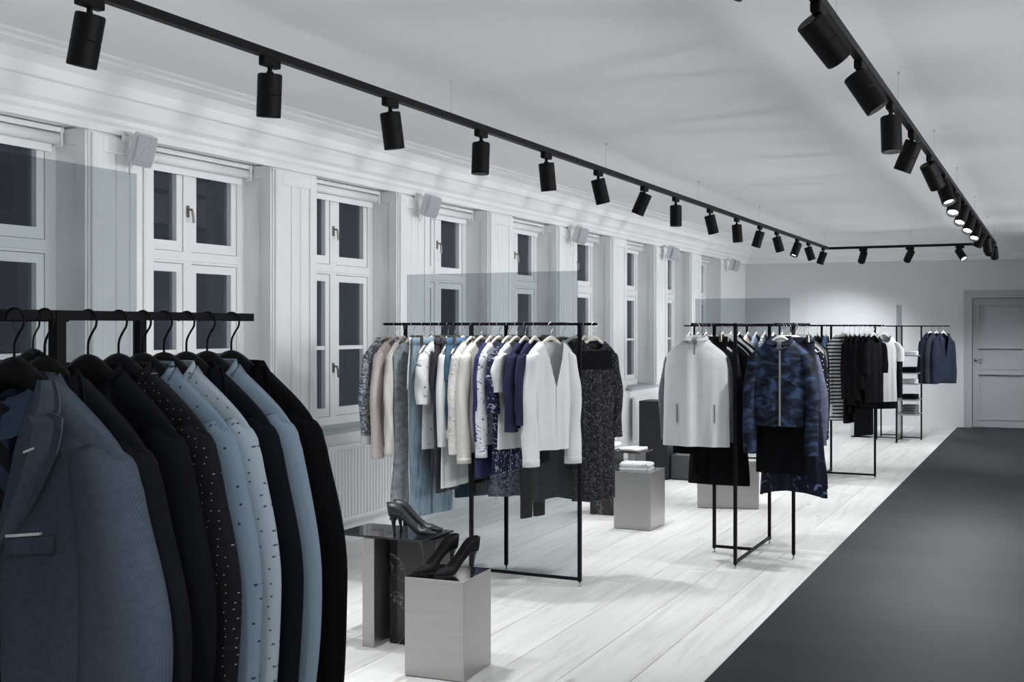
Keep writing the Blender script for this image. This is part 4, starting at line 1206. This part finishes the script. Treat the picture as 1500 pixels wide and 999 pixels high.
# ------------------------------------------------------------------ plinths, tables and shoes
def plinth(label, c, rz, w, d, h):
    t = thing('display_plinth', label, 'plinth', (c[0], c[1], 0), rz, 'brushed steel plinths')
    MB().bbox(-w/2, w/2, -d/2, d/2, .004, h-.002, .0015).build('body', STEEL, t)
    MB().box(-w/2+.001, w/2-.001, -d/2+.001, d/2-.001, h-.002, h).build('top_plate', plain('polished_steel', (.62,.62,.63), .09, 1.0), t)
    MB().box(-w/2+.01, w/2-.01, -d/2+.01, d/2-.01, 0, .004).build('base', BLACK, t)
    return t
plinth('brushed steel plinth carrying the black suede pumps', (-2.407, 4.425), .07, .278, .30, .427)
plinth('brushed steel plinth with folded pale shirt on top', (-2.842, 8.24), 0, .288, .34, .432)
plinth('long brushed steel plinth under the white zip top', (-2.50, 9.50), .30, .50, .30, .36)

gt = thing('display_table', 'smoked glass display table on marble and steel slabs', 'table', (0, 0, 0))
MB().bbox(-3.12, -2.636, 4.60, 4.90, .509, .519, .002).build('glass_top', DARKGLASS, gt)
MB().bbox(-2.865, -2.62, 4.68, 4.86, 0, .509, .002).build('marble_slab', MARBLE, gt)
MB().bbox(-2.950, -2.885, 4.575, 4.88, 0, .509, .0015).build('steel_slab', STEEL, gt)

SHO = {}
def pump_meshes(key, mat, heelmat):
    if key in SHO: return SHO[key]
    L = .235; H = .088
    def zs(u): return lerp(H, .003, sstep(.16, .70, u))
    def hw(u):
        if u < .08: return .026*math.sqrt(max(0.0, 1-((.08-u)/.08)**2))+.002
        if u < .40: return lerp(.028, .025, sstep(.08, .40, u))
        if u < .72: return lerp(.025, .039, sstep(.40, .72, u))
        return .039*max(.04, (1-((u-.72)/.28)**1.9))
    def ht(u):
        if u < .45: return lerp(.062, .036, sstep(0, .45, u))
        if u < .70: return lerp(.036, .030, sstep(.45, .70, u))
        return lerp(.032, .010, sstep(.72, 1, u))
    rows = []
    U = [0, .01, .03, .06, .1, .16, .23, .3, .37, .44, .51, .57, .62, .66, .70, .75, .81, .87, .92, .96, .985, 1]
    for u in U:
        w = hw(u); h = ht(u); z = zs(u); x = u*L*.985
        e = .86*(1-sstep(.60, .72, u)) if u > .05 else .86
        lip = h
        up = []
        closed = e < .01
        if u < .02: e = .9
        outer = [(-e*w, lip), (-.99*w, lip*.62), (-w, lip*.28), (-.86*w, 0), (-.4*w, -.002)]
        outer = outer + [(0, -.003)] + [(-a, b_) for a, b_ in reversed(outer)]
        ins = .012 if not closed else lip*.98
        ex = e*w*.92
        inner = [(ex, lip*.97), (ex*.93, lerp(lip*.9, min(lip*.9, .010), 1 if e > .3 else 0)), (0, lerp(lip*1.02, .007, 1 if e > .3 else 0)), (-ex*.93, lerp(lip*.9, min(lip*.9, .010), 1 if e > .3 else 0)), (-ex, lip*.97)]
        lean = -.010*(1-sstep(0, .15, u))
        rows.append([(x + lean*(b_/.06), a, z + b_) for a, b_ in outer + inner])
    up = MB().loft(rows, True, True).mesh('upper', mat, True)
    hr = []
    for q, r, x in ((0, .0075, .030), (.12, .0065, .029), (.45, .0085, .026), (.75, .013, .025), (.95, .021, .028), (1.03, .024, .032)):
        hr.append([(x + r*1.05*math.cos(2*PI*k/12) if math.cos(2*PI*k/12) < 0 else x + r*.8*math.cos(2*PI*k/12), r*math.sin(2*PI*k/12), q*H) for k in range(12)])
    he = MB().loft(hr, True, True).mesh('heel', heelmat, True)
    sr = []
    for u in U[1:-1]:
        if u < .10: continue
        sr.append([(u*L*.985, -hw(u)*.93, zs(u)-.0005), (u*L*.985, 0, zs(u)-.0005), (u*L*.985, hw(u)*.93, zs(u)-.0005), (u*L*.985, hw(u)*.9, zs(u)-.0045), (u*L*.985, -hw(u)*.9, zs(u)-.0045)])
    so = MB().loft(sr, True, True).mesh('sole', heelmat, True)
    SHO[key] = (up, he, so)
    return SHO[key]
def pump(key, mat, label, group, loc, rz):
    up, he, so = pump_meshes(key, mat, plain('black_heel_leather', (.010,.010,.012), .4))
    t = thing('high_heel_pump', label, 'shoe', loc, rz, group)
    link_mesh('upper', up, t, (0,0,.002)); link_mesh('heel', he, t); link_mesh('sole', so, t, (0,0,.002))
    return t
leather = plain('dark_grey_leather', (.020,.022,.025), .42, 0, .5, noise=.25, nscale=60, bump=.1)
suede = plain('black_suede', (.006,.006,.007), .8, 0, .2, noise=.2, nscale=80, bump=.2)
for dx, dy, a in ((-2.865, 4.672, .34), (-2.885, 4.765, .40)):
    pump('grey', leather, 'dark grey leather pump of the pair on the glass table', 'grey pumps on the glass table', (dx, dy, .519), a)
for dx, dy, a in ((-2.425, 4.530, -2.02), (-2.315, 4.520, -2.02)):
    pump('suede', suede, 'black suede pump of the pair on the steel plinth', 'suede pumps on the steel plinth', (dx, dy, .427), a)

folded('folded_shirt', 'pale folded shirt with grey print on the steel plinth', 'shirt', 'folded clothes among the plinths', (-2.85, 8.2, .432), .1, F('pale_print_cotton', (.62,.64,.65), 'stain', (.30,.34,.37), 16), .24, .20, .055, 2, 11)
mo = thing('display_pillar', 'tall charcoal display block standing before the window wall', 'pillar', (-3.60, 11.0, 0), 0)
MB().bbox(-.15, .15, -.15, .15, .012, .772, .003).build('body', MONO, mo); MB().box(-.14, .14, -.14, .14, 0, .012).build('base', BLACK, mo)
mo2 = thing('display_block', 'low charcoal display block beside the tall one', 'block', (-3.30, 11.05, 0), 0)
MB().bbox(-.14, .14, -.14, .14, .01, .24, .003).build('body', plain('grey_laminate', (.06,.065,.075), .4), mo2); MB().box(-.13, .13, -.13, .13, 0, .01).build('base', BLACK, mo2)
bt = thing('display_table', 'dark topped table on marble and steel slabs behind the black lace dress', 'table', (-3.19, 8.72, 0), 0)
MB().bbox(-.24, .24, -.15, .15, .509, .519, .002).build('glass_top', DARKGLASS, bt)
MB().bbox(-.20, .00, -.11, .13, 0, .509, .002).build('marble_slab', MARBLE, bt)
MB().bbox(.13, .19, -.13, .13, 0, .509, .0015).build('steel_slab', STEEL, bt)
folded('folded_sweater', 'white folded sweater on the dark marble table', 'sweater', 'folded clothes among the plinths', (-3.30, 8.74, .519), .1, PAPER, .22, .24, .045, 2, 12)
folded('folded_scarf', 'pale patterned scarf folded beside the white sweater', 'scarf', 'folded clothes among the plinths', (-3.06, 8.72, .519), -.1, ivory, .18, .22, .022, 1, 13)
